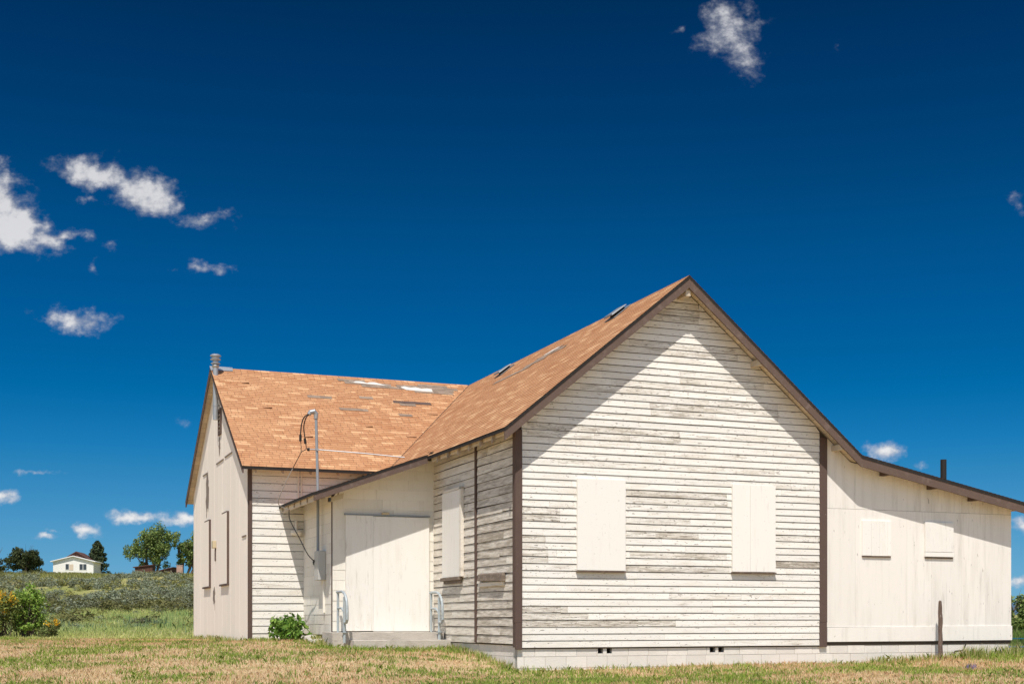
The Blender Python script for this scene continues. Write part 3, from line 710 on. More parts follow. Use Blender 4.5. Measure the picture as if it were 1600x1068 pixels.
mb.build('blocking', M['soffit'], roof_p)
def t_shed(v):
    z = lambda u: KZ-SS*(u-KU)-.068; a, b = SUW-.02, SEU-.05
    return [(a, v-.02, z(a)-.11), (b, v-.02, z(b)-.1), (b, v+.02, z(b)-.1), (a, v+.02, z(a)-.11), (a, v-.02, z(a)), (b, v-.02, z(b)), (b, v+.02, z(b)), (a, v+.02, z(a))]
tails(roof_s, [-.31, .3, .9], t_shed)
# lookouts that carry the lean-to rake
for u in (7.66, 8.79, 9.80):
    z = KZ-SS*(u-KU)-.07
    mb = MB(); mb.box(u-.05, u+.05, RV+.05, .0, z-.12, z-.012, 0, (.1, 0, .1))
    o = mb.build('lookout', M['brown'], roof_s, bevel=.004)
    b2 = MB(); b2.hexa([(u+.055, RV+.09, z-.07), (u+.30, RV+.09, z-.105), (u+.30, -.02, z-.105), (u+.055, -.02, z-.07), (u+.055, RV+.09, z-.035), (u+.30, RV+.09, z-.075), (u+.30, -.02, z-.075), (u+.055, -.02, z-.035)])
    b2.build('brace', M['soffit'], o)
for u, z in ((3.2, PK-.25), (4.75, None), (6.55, None), (1.75, None)):
    zz = z if z else zg(u)-.02
    mb = MB(); mb.box(u-.05, u+.05, RV+.05, .0, zz-.11, zz, 0, (.1, 0, .1)); mb.build('lookout', M['soffit'], roof_r, bevel=.004)

# bare patches where shingles have gone: (a0, a1, course row from, ragged) on the roof planes
def patch(P, rows, mat, parent, name='bare_patch', lift=.014, course=.141):
    mb = MB()
    for r, a0, a1 in rows:
        n = max(2, int((a1-a0)/.12)); lo = []; hi = []
        for k in range(n+1):
            a = a0+(a1-a0)*k/n
            lo.append((a, r*course+RNG.uniform(-.006, .012))); hi.append((a+RNG.uniform(-.02, .02), (r+1)*course+RNG.uniform(-.02, .01)))
        for k in range(n):
            q = [lo[k], lo[k+1], hi[k+1], hi[k]]; c = (RNG.random(), 0, RNG.random())
            mb.poly([P(a, b, lift) for a, b in q], 0, None, c)
        mb.poly([P(a0, r*course, 0), P(a1, r*course, 0), P(a1, r*course, lift), P(a0, r*course, lift)], 0)
    return mb.build(name, mat, parent)
def ragged(P, pts, mat, parent, lift=.022):
    mb = MB(); mb.prism([P(a, b, lift) for a, b in pts], P(0, 0, -.012)-P(0, 0, 0)); return mb.build('exposed_underlay', mat, parent)
patch(PW, [(35, -.25, .95), (34, .15, 2.6), (36, -.4, .3), (36, 1.7, 2.5), (33.0, 1.5, 2.55), (35, 1.1, 2.75)], M['felt'], roof_w)
patch(PW, [(27.6, .75, 1.75)], M['brown'], roof_w)
for q in [(26.6, .9, 1.3), (28.6, -.08, .27), (27.6, -1.4, -.8), (23.1, -.73, -.03), (22, .72, 1.05)]: patch(PW, [q], M['felt'], roof_w)
ragged(PW, [(-.16, 5.10), (.02, 5.0), (.2, 4.98), (.5, 4.96), (.85, 4.94), (.7, 5.02), (.55, 5.12), (.42, 5.10), (.33, 5.03), (.2, 5.12), (.05, 5.1), (-.02, 5.04)], M['white_felt'], roof_w)
ragged(PW, [(1.18, 4.90), (1.3, 4.76), (1.6, 4.74), (1.85, 4.73), (2.0, 4.74), (2.02, 4.92), (1.9, 4.95), (1.75, 4.9), (1.6, 4.97), (1.45, 4.92), (1.3, 4.98)], M['white_felt'], roof_w)
patch(PL, [(25, 4.4, 5.6), (26, 4.2, 5.2), (24, 5.0, 7.2), (27, 4.05, 4.7), (26, 3.6, 4.3)], M['felt'], roof_l)
ragged(PL, [(4.25, 3.86), (4.25, 3.93), (4.6, 3.90), (4.9, 3.8), (4.7, 3.78)], M['white_felt'], roof_l)
mb = MB(); mb.prism([PL(3.7, .05, .03), PL(4.1, .12, .05), PL(4.12, .16, .02), PL(3.72, .1, .02)], (0, 0, -.01)); mb.build('loose_shingle', M['felt_edge'], roof_l)
for a, b in ((-2.6, 3.1), (-1.9, 1.6), (-.3, 2.35), (.6, 1.9), (-2.9, 4.5), (1.5, 3.3)):
    mb = MB(); l = RNG.uniform(.14, .24); mb.prism([PW(a, b, .022), PW(a+l, b, .03+RNG.uniform(0, .02)), PW(a+l, b+.1, .012), PW(a, b+.1, .012)], (0, 0, -.006)); mb.build('loose_shingle', M['loose'], roof_w)
# valley line
def valley():
    mb = MB(); a = Vector((EU, WEV, EZ+.012)); b = Vector((3.2, VR, PK+.012)); d = (b-a).normalized(); s = Vector((d.y, -d.x, 0)).normalized()*.012
    mb.poly([a-s, b-s, b+s, a+s]); mb.build('valley_seam', M['felt_edge'], roof_l)
valley()
# low box vents near the ridge
def roof_vent(v, up):
    mb = MB()
    def Q(a, b, o): return PL(v+a, up+b, o)
    mb.hexa([Q(-.24, -.22, .014), Q(.24, -.22, .014), Q(.24, .24, .014), Q(-.24, .24, .014), Q(-.24, -.22, .022), Q(.24, -.22, .022), Q(.24, .24, .022), Q(-.24, .24, .022)])
    mb.hexa([Q(-.13, -.10, .02), Q(.13, -.10, .02), Q(.13, .14, .02), Q(-.13, .14, .02), Q(-.13, -.10, .08), Q(.13, -.10, .08), Q(.13, .14, .065), Q(-.13, .14, .065)], 1)
    h = [Q(-.19, -.21, .075), Q(.19, -.21, .075), Q(.19, .19, .06), Q(-.19, .19, .06), Q(-.17, -.19, .105), Q(.17, -.19, .105), Q(.17, .17, .08), Q(-.17, .17, .08)]
    mb.hexa(h)
    mb.build('roof_vent', [M['vent_metal'], M['black']], house, bevel=.006)
roof_vent(2.12, 4.33); roof_vent(7.95, 4.16)
# metal ridge flashing by the flue
mb = MB(); mb.hexa([PW(WRU-.01, ww-.24, .016), PW(-3.02, ww-.2, .016), PW(-3.0, ww+.01, .02), PW(WRU-.01, ww+.01, .02), PW(WRU-.01, ww-.24, .022), PW(-3.02, ww-.2, .022), PW(-3.0, ww+.01, .03), PW(WRU-.01, ww+.01, .03)])
mb.build('flashing', M['galv'], roof_w)
# flue on the gable end
fu, fv = WU-.095, 11.05
fl = sub('stovepipe', house)
mb = MB(); mb.tube([(fu, fv, 5.70), (fu, fv, 5.73), (fu, fv, 7.0), (fu, fv, 7.2)], [.068, .065, .065, .065], 20); mb.build('flue', M['galv'], fl, smooth_=True)
mb = MB()
def lathe(mb, cx, cy, prof, seg=24, mat=0):
    for (r0, z0), (r1, z1) in zip(prof, prof[1:]):
        for k in range(seg):
            a, b = 2*math.pi*k/seg, 2*math.pi*(k+1)/seg
            q = [(cx+r0*math.cos(a), cy+r0*math.sin(a), z0), (cx+r0*math.cos(b), cy+r0*math.sin(b), z0), (cx+r1*math.cos(b), cy+r1*math.sin(b), z1), (cx+r1*math.cos(a), cy+r1*math.sin(a), z1)]
            if r0 < 1e-6: q = q[1:]
            elif r1 < 1e-6: q = q[:3]
            mb.poly(q, mat)
lathe(mb, fu, fv, [(.066, 6.95), (.09, 7.0), (.068, 7.05), (.112, 7.055), (.112, 7.07), (.068, 7.085), (.068, 7.15), (.125, 7.15), (.128, 7.17), (.08, 7.18), (.09, 7.23), (.13, 7.235), (.128, 7.26), (.08, 7.285), (0, 7.29)])
mb.build('cap', M['galv'], fl)
mb = MB(); mb.tube([(fu, fv, 6.02), (fu, fv, 6.07)], .07, 20); mb.box(fu, WU, fv-.015, fv+.015, 6.03, 6.06); mb.build('strap', M['galv'], fl)
# gable vent on the end wall
mb = MB()
lv0, lv1, lz0, lz1 = 10.70, 11.12, 5.32, 5.95
for a, b, c, d in ((lv0, lv1, lz1-.06, lz1), (lv0, lv1, lz0, lz0+.07), (lv0, lv0+.07, lz0+.07, lz1-.06), (lv1-.07, lv1, lz0+.07, lz1-.06)): mb.box(WU-.035, WU-.001, a, b, c, d)
gv = mb.build('gable_vent', M['brown'], house, bevel=.003)
mb = MB()
for k in range(6):
    z = lz0+.09+k*.095; mb.hexa([(WU-.03, lv0+.07, z), (WU-.03, lv1-.07, z), (WU-.004, lv1-.07, z+.05), (WU-.004, lv0+.07, z+.05), (WU-.03, lv0+.07, z+.012), (WU-.03, lv1-.07, z+.012), (WU-.004, lv1-.07, z+.062), (WU-.004, lv0+.07, z+.062)])
mb.build('louvre', M['bare'], gv)
# patches of bare wood and loose trim on the end wall
def flake(v, z, hv, hz, seed, mat='bare'):
    r = random.Random(seed); pts = []
    n = 26
    for k in range(n):
        a = 2*math.pi*k/n; sp = 1+r.uniform(-.42, .35)
        pts.append((WU-.0045, v+hv*math.cos(a)*sp, z+hz*math.sin(a)*(1+.35*r.uniform(-1, 1))*(1 if math.sin(a) > -.2 else r.uniform(.8, 1.9))))
    mb = MB(); mb.prism(pts[::-1], (.003, 0, 0)); mb.build('bare_wood_patch', M[mat], house)
flake(13.05, 4.22, .24, .40, 3); flake(11.9, 1.45, .16, .22, 5); flake(11.05, 5.12, .14, .16, 8)

for a, b, c in ((7.35, 7.85, 2.66), (13.0, 13.75, 4.60), (10.4, 11.5, 4.66), (9.2, 10.2, 4.68)):
    mb = MB(); mb.box(WU-.018, WU-.001, a, b, c, c+.03); mb.build('flashing_strip', M['bare'], house)
mb = MB(); mb.box(WU-.09, WU-.001, 11.55, 11.75, 2.62, 2.80); mb.build('wall_bracket', M['tan_lamp'], house, bevel=.01)
mb = MB(); mb.box(WU-.02, WU-.001, 11.6, 11.66, 2.30, 2.62); mb.build('wall_bracket', M['brown'], house)

# boarded windows ----------------------------------------------------
def cover_front(u0, u1, z0, z1, boards=None, th=.05, sill=True, wear=.1, v0=-.016, lean=.004):
    mb = MB(); ed = boards or [u0, u1]
    for a, b in zip(ed, ed[1:]):
        d = RNG.uniform(0, lean)
        mb.box(a+.002, b-.002, v0-th-d, v0, z0+RNG.uniform(0, .008), z1, 0, (RNG.random(), wear, RNG.random()))
    o = mb.build('boarded_window', M['cover'], house, bevel=.003)
    if sill:
        s = MB(); s.box(u0-.012, u1+.012, v0-th-.012, v0, z0-.028, z0-.004, 0); s.build('sill', M['old_wood'], o, bevel=.004)
    return o
cover_front(1.132, 2.078, 1.72, 3.345); cover_front(4.283, 5.212, 1.738, 3.36, [4.283, 4.66, 5.212])
cover_front(7.192, 7.872, 2.09, 2.775, [7.192, 7.40, 7.60, 7.78, 7.872], .035, False, .12, 0)
cover_front(8.684, 9.378, 2.19, 2.78, None, .04, False, .4, 0); mb = MB(); mb.box(8.684, 9.378, -.046, -.001, 2.10, 2.187); mb.build('cover_board', M['cover'], house, bevel=.003)
for a, b in ((7.2, 7.86), (8.69, 9.37)):
    mb = MB(); mb.box(a, b, -.03, -.001, 2.068, 2.087); mb.build('sill', M['brown'], house)
mb = MB(); mb.box(-.075, -.018, 2.79, 3.86, 1.69, 3.37, 0, (.4, .35, .5)); o = mb.build('boarded_window', M['cover'], house, bevel=.003)
mb = MB(); mb.box(-.105, -.018, 2.78, 3.90, 1.62, 1.685); mb.box(-.05, -.018, 2.82, 3.84, 1.56, 1.62); mb.build('sill', M['sill_wood'], o, bevel=.006)
mb = MB(); mb.box(-.085, -.018, 2.70, 2.785, 1.69, 3.42); mb.box(-.085, -.018, 2.70, 3.8, 3.375, 3.42); mb.build('frame', M['siding_side'], o)
mb = MB(); mb.hexa([(-.10, .48, 1.53), (-.10, 1.74, 1.57), (-.018, 1.74, 1.57), (-.018, .48, 1.53), (-.085, .48, 1.67), (-.085, 1.74, 1.69), (-.018, 1.74, 1.71), (-.018, .48, 1.70)]); mb.build('sill', M['sill_wood'], house, bevel=.008)
mb = MB(); mb.box(-.06, -.018, .52, 1.8, 1.46, 1.53); mb.build('sill', M['siding_side'], house)
for v0, v1 in ((12.45, 13.55), (9.65, 10.75)):
    mb = MB(); mb.box(WU-.05, WU-.002, v0, v1, 1.70, 3.36, 0, (RNG.random(), .1, .4)); o = mb.build('boarded_window', M['end_panel'], house)
    mb = MB()
    mb.box(WU-.052, WU-.002, v0-.012, v0-.001, 1.70, 3.38); mb.box(WU-.052, WU-.002, v0-.001, v0+.75, 3.362, 3.385); mb.box(WU-.06, WU-.002, v0-.02, v1, 1.655, 1.695)
    mb.build('frame', M['brown'], o)
# boarded double door
dz0, dz1 = .615, 2.955
dv = PV-.01
mb = MB()
mb.box(-1.875, -1.306, dv-.045, dv, dz0+.01, dz1, 0, (.2, .5, .25)); mb.box(-1.303, -.115, dv-.042, dv, dz0, dz1-.012, 0, (.7, .3, .55))
door = mb.build('boarded_door', M['cover'], house, bevel=.003)
mb = MB(); mb.box(-1.90, -.10, dv-.06, dv, dz1+.002, dz1+.03); mb.build('drip_cap', M['conduit'], door)
mb = MB(); mb.box(-1.13, -.98, dv-.10, dv-.02, dz1+.031, dz1+.075); mb.build('hasp', M['tan_lamp'], door, bevel=.01)
# lamps under the porch eave
mb = MB(); mb.hexa([(-2.27, 4.2, 3.17), (-2.02, 4.2, 3.25), (-2.02, 4.36, 3.25), (-2.27, 4.36, 3.17), (-2.25, 4.2, 3.27), (-2.0, 4.2, 3.36), (-2.0, 4.36, 3.36), (-2.25, 4.36, 3.27)]); mb.tube([(-2.1, 4.28, 3.3), (-2.1, 4.28, 3.5)], .015, 8)
fl2 = mb.build('flood_lamp', M['tan_lamp'], house, bevel=.012)
mb = MB(); mb.box(-2.295, -2.275, 4.21, 4.35, 3.18, 3.26); mb.build('lens', M['glass'], fl2)
mb = MB(); lathe(mb, -2.33, VF-.10, [(0, 2.68), (.10, 2.69), (.13, 2.74), (.11, 2.79), (.03, 2.81), (.03, 3.0), (0, 3.0)], 16); mb.tube([(-2.33, VF-.1, 2.98), (-2.33, VF-.02, 3.0)], .02, 8)
mb.build('round_lamp', M['siding_side'], house)
# electric service: mast, brace, meter, conduit, cables
mu, mv = -2.235, 5.42
sm = sub('service_mast', house)
mb = MB(); mb.tube([(mu-.01, mv, 2.2), (mu-.01, mv, 3.48), (mu-.05, mv, 5.02)], .030, 14); mb.build('mast_pipe', M['conduit'], sm, smooth_=True)
mb = MB(); mb.tube([(mu-.05, mv, 4.98), (mu-.05, mv, 5.08), (mu-.09, mv, 5.13), (mu-.17, mv, 5.11), (mu-.20, mv, 5.06)], [.042, .05, .055, .05, .04], 14); mb.build('weatherhead', M['galv'], sm, smooth_=True)
mb = MB(); mb.tube([(mu-.20, mv, 4.345), (mu-.02, mv, 4.35), (mu+.9, mv-.22, 4.29), (mu+1.72, mv-.42, 4.22)], [.014, .012, .012, .012], 8); mb.tube([(mu-.03, mv-.05, 4.35), (mu-.03, mv+.05, 4.35)], .03, 8); mb.build('brace_rod', M['galv'], sm)
mb = MB(); mb.tube([(mu-.19, mv, 4.345), (mu-.235, mv, 4.345)], [.04, .03], 10); mb.build('insulator', M['black'], sm)
def cable(pts, r, mat, name='cable'):
    # smooth the control points
    P = [Vector(p) for p in pts]; out = []
    for i in range(len(P)-1):
        a, b, c, d = P[max(i-1, 0)], P[i], P[i+1], P[min(i+2, len(P)-1)]
        for k in range(6):
            s = k/6; out.append(.5*((2*b)+(c-a)*s+(2*a-5*b+4*c-d)*s*s+(3*b-a-3*c+d)*s**3))
    out.append(P[-1]); mb = MB(); mb.tube(out, r, 7); return mb.build(name, mat, sm, smooth_=True)
cable([(mu-.19, mv-.02, 5.07), (mu-.30, mv-.04, 5.0), (mu-.36, mv-.05, 4.85), (mu-.385, mv-.05, 4.62)], .013, M['black'])
cable([(mu-.19, mv+.02, 5.07), (mu-.26, mv+.02, 4.98), (mu-.30, mv+.02, 4.8), (mu-.275, mv+.02, 4.57)], .012, M['black'])
for p, q in (((mu-.385, mv-.05, 4.63), (mu-.385, mv-.05, 4.50)), ((mu-.28, mv+.02, 4.57), (mu-.265, mv+.02, 4.46))):
    mb = MB(); mb.tube([p, q], .027, 10); mb.build('splice', M['black'], sm)
cable([(mu-.385, mv-.05, 4.51), (mu-.37, mv-.05, 4.38), (mu-.375, mv-.05, 4.27)], .006, M['black'])
cable([(mu-.265, mv+.02, 4.47), (mu-.25, mv+.02, 4.36), (mu-.33, mv, 4.30), (mu-.375, mv-.05, 4.26), (mu-.52, mv+.05, 3.95)], .008, M['black'])
cable([(mu-.52, mv+.05, 3.95), (mu-.66, mv+.2, 3.62), (mu-.75, mv+.4, 3.25), (PEU-.05, mv+.5, 3.14)], .009, M['wire'])
cable([(PEU-.05, mv+.5, 3.14), (PEU-.04, mv+.45, 2.92), (PEU+.12, mv+.3, 2.55), (mu-.2, mv+.1, 2.2), (mu-.05, mv+.0, 2.02)], .011, M['black'])
mb = MB(); mb.box(PU-.17, PU-.009, 5.12, 5.48, 1.66, 2.26); me_ = mb.build('meter_box', M['meter'], house, bevel=.012)
mb = MB(); mb.tube([(PU-.11, 5.49, 2.03), (PU-.11, 5.56, 2.03)], .085, 16); mb.build('dial', M['glass'], me_)
mb = MB(); mb.box(PU-.15, PU-.02, 5.482, 5.50, 1.69, 1.86); mb.build('cover_plate', M['glass'], me_)
mb = MB(); mb.box(PU-.05, PU-.009, 5.2, 5.24, 1.0, 1.66); mb.build('conduit', M['shake'], house)
mb = MB(); mb.tube([(-2.27, VF-.035, 3.4), (-2.27, VF-.035, 4.25)], .017, 8); mb.tube([(-2.20, VF-.035, 3.45), (-2.20, VF-.035, 4.25)], .014, 8); mb.build('conduit', M['siding_side'], house)
# black flue on the lean-to roof
mb = MB(); mb.tube([(9.99, 1.0, 3.35), (9.99, 1.0, 4.19)], .062, 16); mb.build('vent_pipe', M['black'], house, smooth_=True)

# ------------------------------------------------------------------ steps with handrails
steps = thing('concrete_steps', 'worn concrete entrance steps with two pale pipe handrails below the boarded door', 'steps', (OX, OY, 0), TH)
def rough_box(mb, x0, x1, y0, y1, z0, z1, n=14, amp=.012):
    r = RNG
    top = []; f0 = []
    for k in range(n+1):
        x = x0+(x1-x0)*k/n
        f0.append((x, y0+r.uniform(-amp, amp), z0)); top.append((x, y0+r.uniform(-amp, amp)*.6, z1+r.uniform(-amp, amp*.3)))
    for k in range(n):
        mb.poly([f0[k], f0[k+1], top[k+1], top[k]]); mb.poly([top[k], top[k+1], (top[k+1][0], y1, z1), (top[k][0], y1, z1)])
    mb.poly([(x0, y0, z0), f0[0], top[0], (x0, y1, z1), (x0, y1, z0)]); mb.poly([(x1, y1, z0), (x1, y1, z1), top[-1], f0[-1]])
mb = MB(); rough_box(mb, -2.32, -.03, 3.86, PV+.1, .05, .605); mb.build('step', M['concrete'], steps)
mb = MB(); rough_box(mb, -1.98, .06, 3.50, 3.85, .05, .455); mb.build('step', M['concrete'], steps)
for u in (-2.10, -.16):
    hr = sub('handrail', steps)
    mb = MB(); mb.tube([(u, 4.30, .60), (u, 4.30, 1.385)], .025, 10); mb.build('post', M['rail'], hr, smooth_=True)
    mb = MB(); mb.tube([(u, 3.78, .40), (u, 3.78, 1.30)], .03, 10); mb.box(u-.045, u+.045, 3.73, 3.83, .60, .615); mb.build('post', M['rail'], hr)
    arc = [(u, 4.36, 1.40), (u, 4.0, 1.405)]+[(u, 4.0-.42*math.sin(a), 1.405-.30*(1-math.cos(a))) for a in (.3, .6, .9, 1.2, 1.5)]+[(u, 3.56, .98), (u, 3.56, .86), (u, 3.62, .80), (u, 3.78, .80)]
    mb = MB(); mb.tube(arc, .028, 10); mb.build('rail', M['rail'], hr, smooth_=True)
    mb = MB(); mb.tube([(u, 4.30, 1.08), (u, 4.0, 1.08), (u, 3.85, 1.02), (u, 3.78, .93)], .022, 8); mb.build('rail', M['rail'], hr, smooth_=True)

# ------------------------------------------------------------------ post, pipe, stones
def ragged_post():
    o = thing('wooden_post', 'leaning weathered brown wooden post standing in front of the lean-to wall', 'post', hw(8.86, -.26, .0), TH+.3)
    r = random.Random(4); mb = MB(); rings = []
    for k in range(13):
        z = -.1+1.30*k/12; s = .044-.007*k/12-(.004 if k == 12 else 0); cx = .006*k/12+r.uniform(-.006, .006); ring = []
        for q in range(8):
            a = 2*math.pi*q/8+math.pi/8; ss = s*(1+r.uniform(-.12, .12))
            ring.append((cx+ss*math.cos(a)*1.2, r.uniform(-.004, .004)+ss*math.sin(a), z+(r.uniform(-.02, .05) if k == 12 else 0)))
        rings.append(ring)
    for i in range(12):
        for q in range(8):
            l = (q+1) % 8; mb.poly([rings[i][q], rings[i][l], rings[i+1][l], rings[i+1][q]])
    mb.poly(rings[-1]); mb.build('post', M['old_wood'], o)
ragged_post()
bp = MB(); bp.tube([(9.37, -.06, -.05), (9.375, -.06, .20), (9.39, -.06, .225), (9.55, -.06, .235), (9.61, -.06, .26), (9.655, -.06, .36)], .014, 8)
o = bp.build('bent_pipe', M['black']); o.location = (OX, OY, 0); o.rotation_euler = (0, 0, TH)
tag(o, 'thin dark bent pipe sticking out of the grass by the block foundation', 'pipe')
def rock(u, v, s, seed, label):
    import bmesh
    bm = bmesh.new(); bmesh.ops.create_icosphere(bm, subdivisions=3, radius=1); r = random.Random(seed)
    pl = [Vector((r.gauss(0, 1), r.gauss(0, 1), r.gauss(0, 1))).normalized() for _ in range(9)]
    for vv in bm.verts:
        for q in pl:
            d = vv.co.dot(q)-.72
            if d > 0: vv.co -= q*d*.85
        vv.co.x *= s[0]; vv.co.y *= s[1]; vv.co.z *= s[2]
    me = bpy.data.meshes.new('stone'); bm.to_mesh(me); bm.free(); me.materials.append(M['stone'])
    o = bpy.data.objects.new('stone', me); COL.objects.link(o); x, y, _ = hw(u, v); o.location = (x, y, gh1(x, y)+s[2]*.35); o.rotation_euler = (0, 0, r.uniform(0, 6))
    tag(o, label, 'stone', 'stones by the porch corner')
rock(-2.36, 5.6, (.17, .13, .12), 1, 'rounded pale stone right beside the broad-leaved bush at the porch corner')
rock(-2.38, 4.75, (.26, .15, .08), 2, 'long flat pale stone nearest the concrete steps')
rock(-2.42, 5.15, (.12, .10, .07), 3, 'smallest pale stone between the rounded stone and the long flat one')

# ------------------------------------------------------------------ foliage
def leaf_cloud(centers, radii, n, size, cols, rs, flat=.0, up=.3, shell=.0):
    """n leaf quads spread over blobs; returns verts, colours"""
    k = rs.integers(0, len(centers), n); c = np.asarray(centers)[k]; r = np.asarray(radii)[k]
    d = rs.normal(size=(n, 3)); d /= np.linalg.norm(d, axis=1, keepdims=True)
    rad = (shell+(1-shell)*rs.random(n))**(1/2.2)
    p = c+d*r*rad[:, None]
    nrm = d*.6+rs.normal(size=(n, 3))*.7+np.array([0, 0, up]); nrm /= np.linalg.norm(nrm, axis=1, keepdims=True)
    t = np.cross(nrm, rs.normal(size=(n, 3))); t /= np.linalg.norm(t, axis=1, keepdims=True)+1e-9
    b = np.cross(nrm, t)
    s = size*(.6+.8*rs.random(n))[:, None]
    v = np.stack([p-t*s, p+b*s*.45+nrm*s*.1, p+t*s, p-b*s*.45+nrm*s*.1], 1).reshape(-1, 3)
    cols = np.asarray(cols); ci = rs.integers(0, len(cols), n)
    cc = cols[ci]*(.75+.5*rs.random((n, 1)))
    return v, cc
def limb_mesh(mb, base, tip, r0, r1, rs, n=5, wob=.06):
    b, t = np.array(base), np.array(tip); L = np.linalg.norm(t-b); pts = []
    for k in range(n+1):
        q = b+(t-b)*k/n
        if 0 < k < n: q = q+rs.normal(size=3)*L*wob
        pts.append(tuple(q))
    mb.tube(pts, [r0+(r1-r0)*k/n for k in range(n+1)], 7)
    return pts
def tree(name, label, x, y, h, w, cols, seed, kind='round', group=None, n=3500, leaf=.22, z=None):
    rs = np.random.default_rng(seed); z = gh1(x, y) if z is None else z
    root = thing(name, label, 'tree', (x, y, z-.1), 0, group)
    mb = MB(); cen = []; rad = []
    if kind == 'conifer':
        mb.tube([(0, 0, 0), (0, 0, h*.5), (0, 0, h*.96)], [h*.03, h*.018, .02], 8)
        N = 90
        for i in range(N):
            f = rs.random()**.8; zz = h*(.10+.88*f); R = w/2*(1-f)**.62*(.92 if f > .12 else .8)*(.8+.35*rs.random()); a = rs.random()*6.283
            tipx = np.array([R*math.cos(a), R*math.sin(a), zz-.05*R]); 
            mb.tube([(0, 0, zz+.05), tuple(tipx*[.9, .9, 1])], [.05, .015], 5)
            for g in (.55, .85): cen.append(tipx*[g, g, 1]); rad.append([.18*w*(1.05-f*.7)]*2+[.07*w])
        cen.append([0, 0, h*.96]); rad.append([.12, .12, .3])
    else:
        ntr = 1 if kind == 'round' else 3
        for q in range(ntr):
            bx = (q-(ntr-1)/2)*w*.10; top = (bx*2.2+rs.normal()*.1*w, rs.normal()*.08*w, h*.62)
            pts = limb_mesh(mb, (bx, 0, 0), top, h*.045/ntr**.4, h*.02, rs, 6, .035)
            for i in range(9 if kind == 'round' else 7):
                f = rs.uniform(.25, 1); s0 = np.array(pts[int(f*6)])
                a = rs.random()*6.283; rr = w*.5*rs.uniform(.45, .95)
                zz = h*rs.uniform(.38, .93) if kind == 'round' else h*rs.uniform(.42, .93)
                e = np.array([bx*1.6+rr*math.cos(a)*(1-.45*max(0, zz/h-.6)/.4), rr*math.sin(a)*.8, zz])
                limb_mesh(mb, s0, e, h*.014, h*.004, rs, 4, .08)
                for g in range(3):
                    c = e+rs.normal(size=3)*w*.06+np.array([0, 0, .02*h]); cen.append(c); k = w*rs.uniform(.11, .20)
                    rad.append([k, k, k*(.8 if kind == 'round' else 1.15)])
        if kind == 'willow':
            for i in range(22):
                a = rs.random()*6.283; R = w*.44*rs.random()**.5; cen.append([R*math.cos(a), R*math.sin(a)*.8, h*rs.uniform(.2, .72)]); k = w*rs.uniform(.08, .14); rad.append([k, k, k*1.2])
        if kind == 'round':
            for i in range(12):
                a = rs.random()*6.283; R = w*.42*rs.random()**.5; cen.append([R*math.cos(a), R*math.sin(a)*.8, h*rs.uniform(.10, .6)]); rad.append([w*.15, w*.15, h*.13])
            for i in range(9):
                a = rs.random()*6.283; mb.tube([(0, 0, h*.6), (w*.25*math.cos(a), w*.25*math.sin(a), h*rs.uniform(.95, 1.13))], [.04, .012], 5)
    mb.build('trunk', M['bark'], root)
    v, c = leaf_cloud(cen, rad, n, leaf, cols, rs)
    big_mesh('crown', v, 4, c, M['leaf'], root)
    return root
DKG = [(.05, .07, .025), (.07, .09, .03), (.032, .046, .018), (.10, .115, .04)]
MDG = [(.15, .215, .05), (.21, .27, .07), (.10, .15, .04), (.28, .33, .11)]
CON = [(.05, .075, .035), (.07, .095, .04), (.09, .11, .04), (.03, .045, .022)]
G = 'trees along the hill crest'
def at(px, Y): return (px-800)/2035*Y
tree('broadleaf_tree', 'dense dark bushy tree on the hill crest left of the white house', at(40, 282), 282, 5.9, 7.0, DKG, 1, 'round', G, 7000, .28)
tree('broadleaf_tree', 'dark tree cut by the left edge of the picture on the hill crest', at(-6, 286), 286, 5.6, 5.6, DKG, 2, 'round', G, 3500, .26)
tree('conifer_tree', 'dark green conical conifer standing right of the white house on the hill', at(152, 301), 301, 8.0, 6.4, CON, 3, 'conifer', G, 7500, .3)
tree('willow_tree', 'tall spreading light green tree above the brown ruined shed', at(238, 296), 296, 11.0, 8.6, MDG, 12, 'willow', G, 9000, .27)
tree('willow_tree', 'slim light green tree on the crest beside the schoolhouse gable end', at(293, 300), 300, 10.4, 5.0, MDG, 8, 'willow', G, 3600, .28)
tree('broadleaf_tree', 'green tree beyond the right end of the lean-to', at(1584, 150), 150, 5.0, 5.4, MDG, 9, 'round', None, 9000, .2)

# ------------------------------------------------------------------ far buildings on the crest
M['far_white'] = material('white_clapboard', (0.80, 0.77, 0.72), [((3, 3, 3), 5, .5, .8, (.6, .54, .46), .5, None, 0)])
M['far_trim'] = material('white_trim', (0.78, 0.76, 0.73))
M['far_roof'] = material('dark_red_roof', (0.105, 0.05, 0.04), [((2, 2, 6), 5, .5, .7, (.17, .09, .07), .6, None, 0)])
M['far_glass'] = material('window_glass', (0.03, 0.04, 0.055), rough=.1, spec=.6)
M['far_board'] = material('beige_board', (0.62, 0.50, 0.38))
M['rust_board'] = material('red_brown_boards', (0.10, 0.045, 0.032), [((9, 9, 2), 6, .5, .7, (.19, .095, .065), .7, None, 0)])
M['brick'] = material('pale_red_brick', (0.42, 0.25, 0.19), [((4, 4, 9), 5, .5, .66, (.62, .52, .45), .7, None, 0), ((9, 9, 20), 4, .58, .7, (.25, .13, .1), .6, None, 0)])
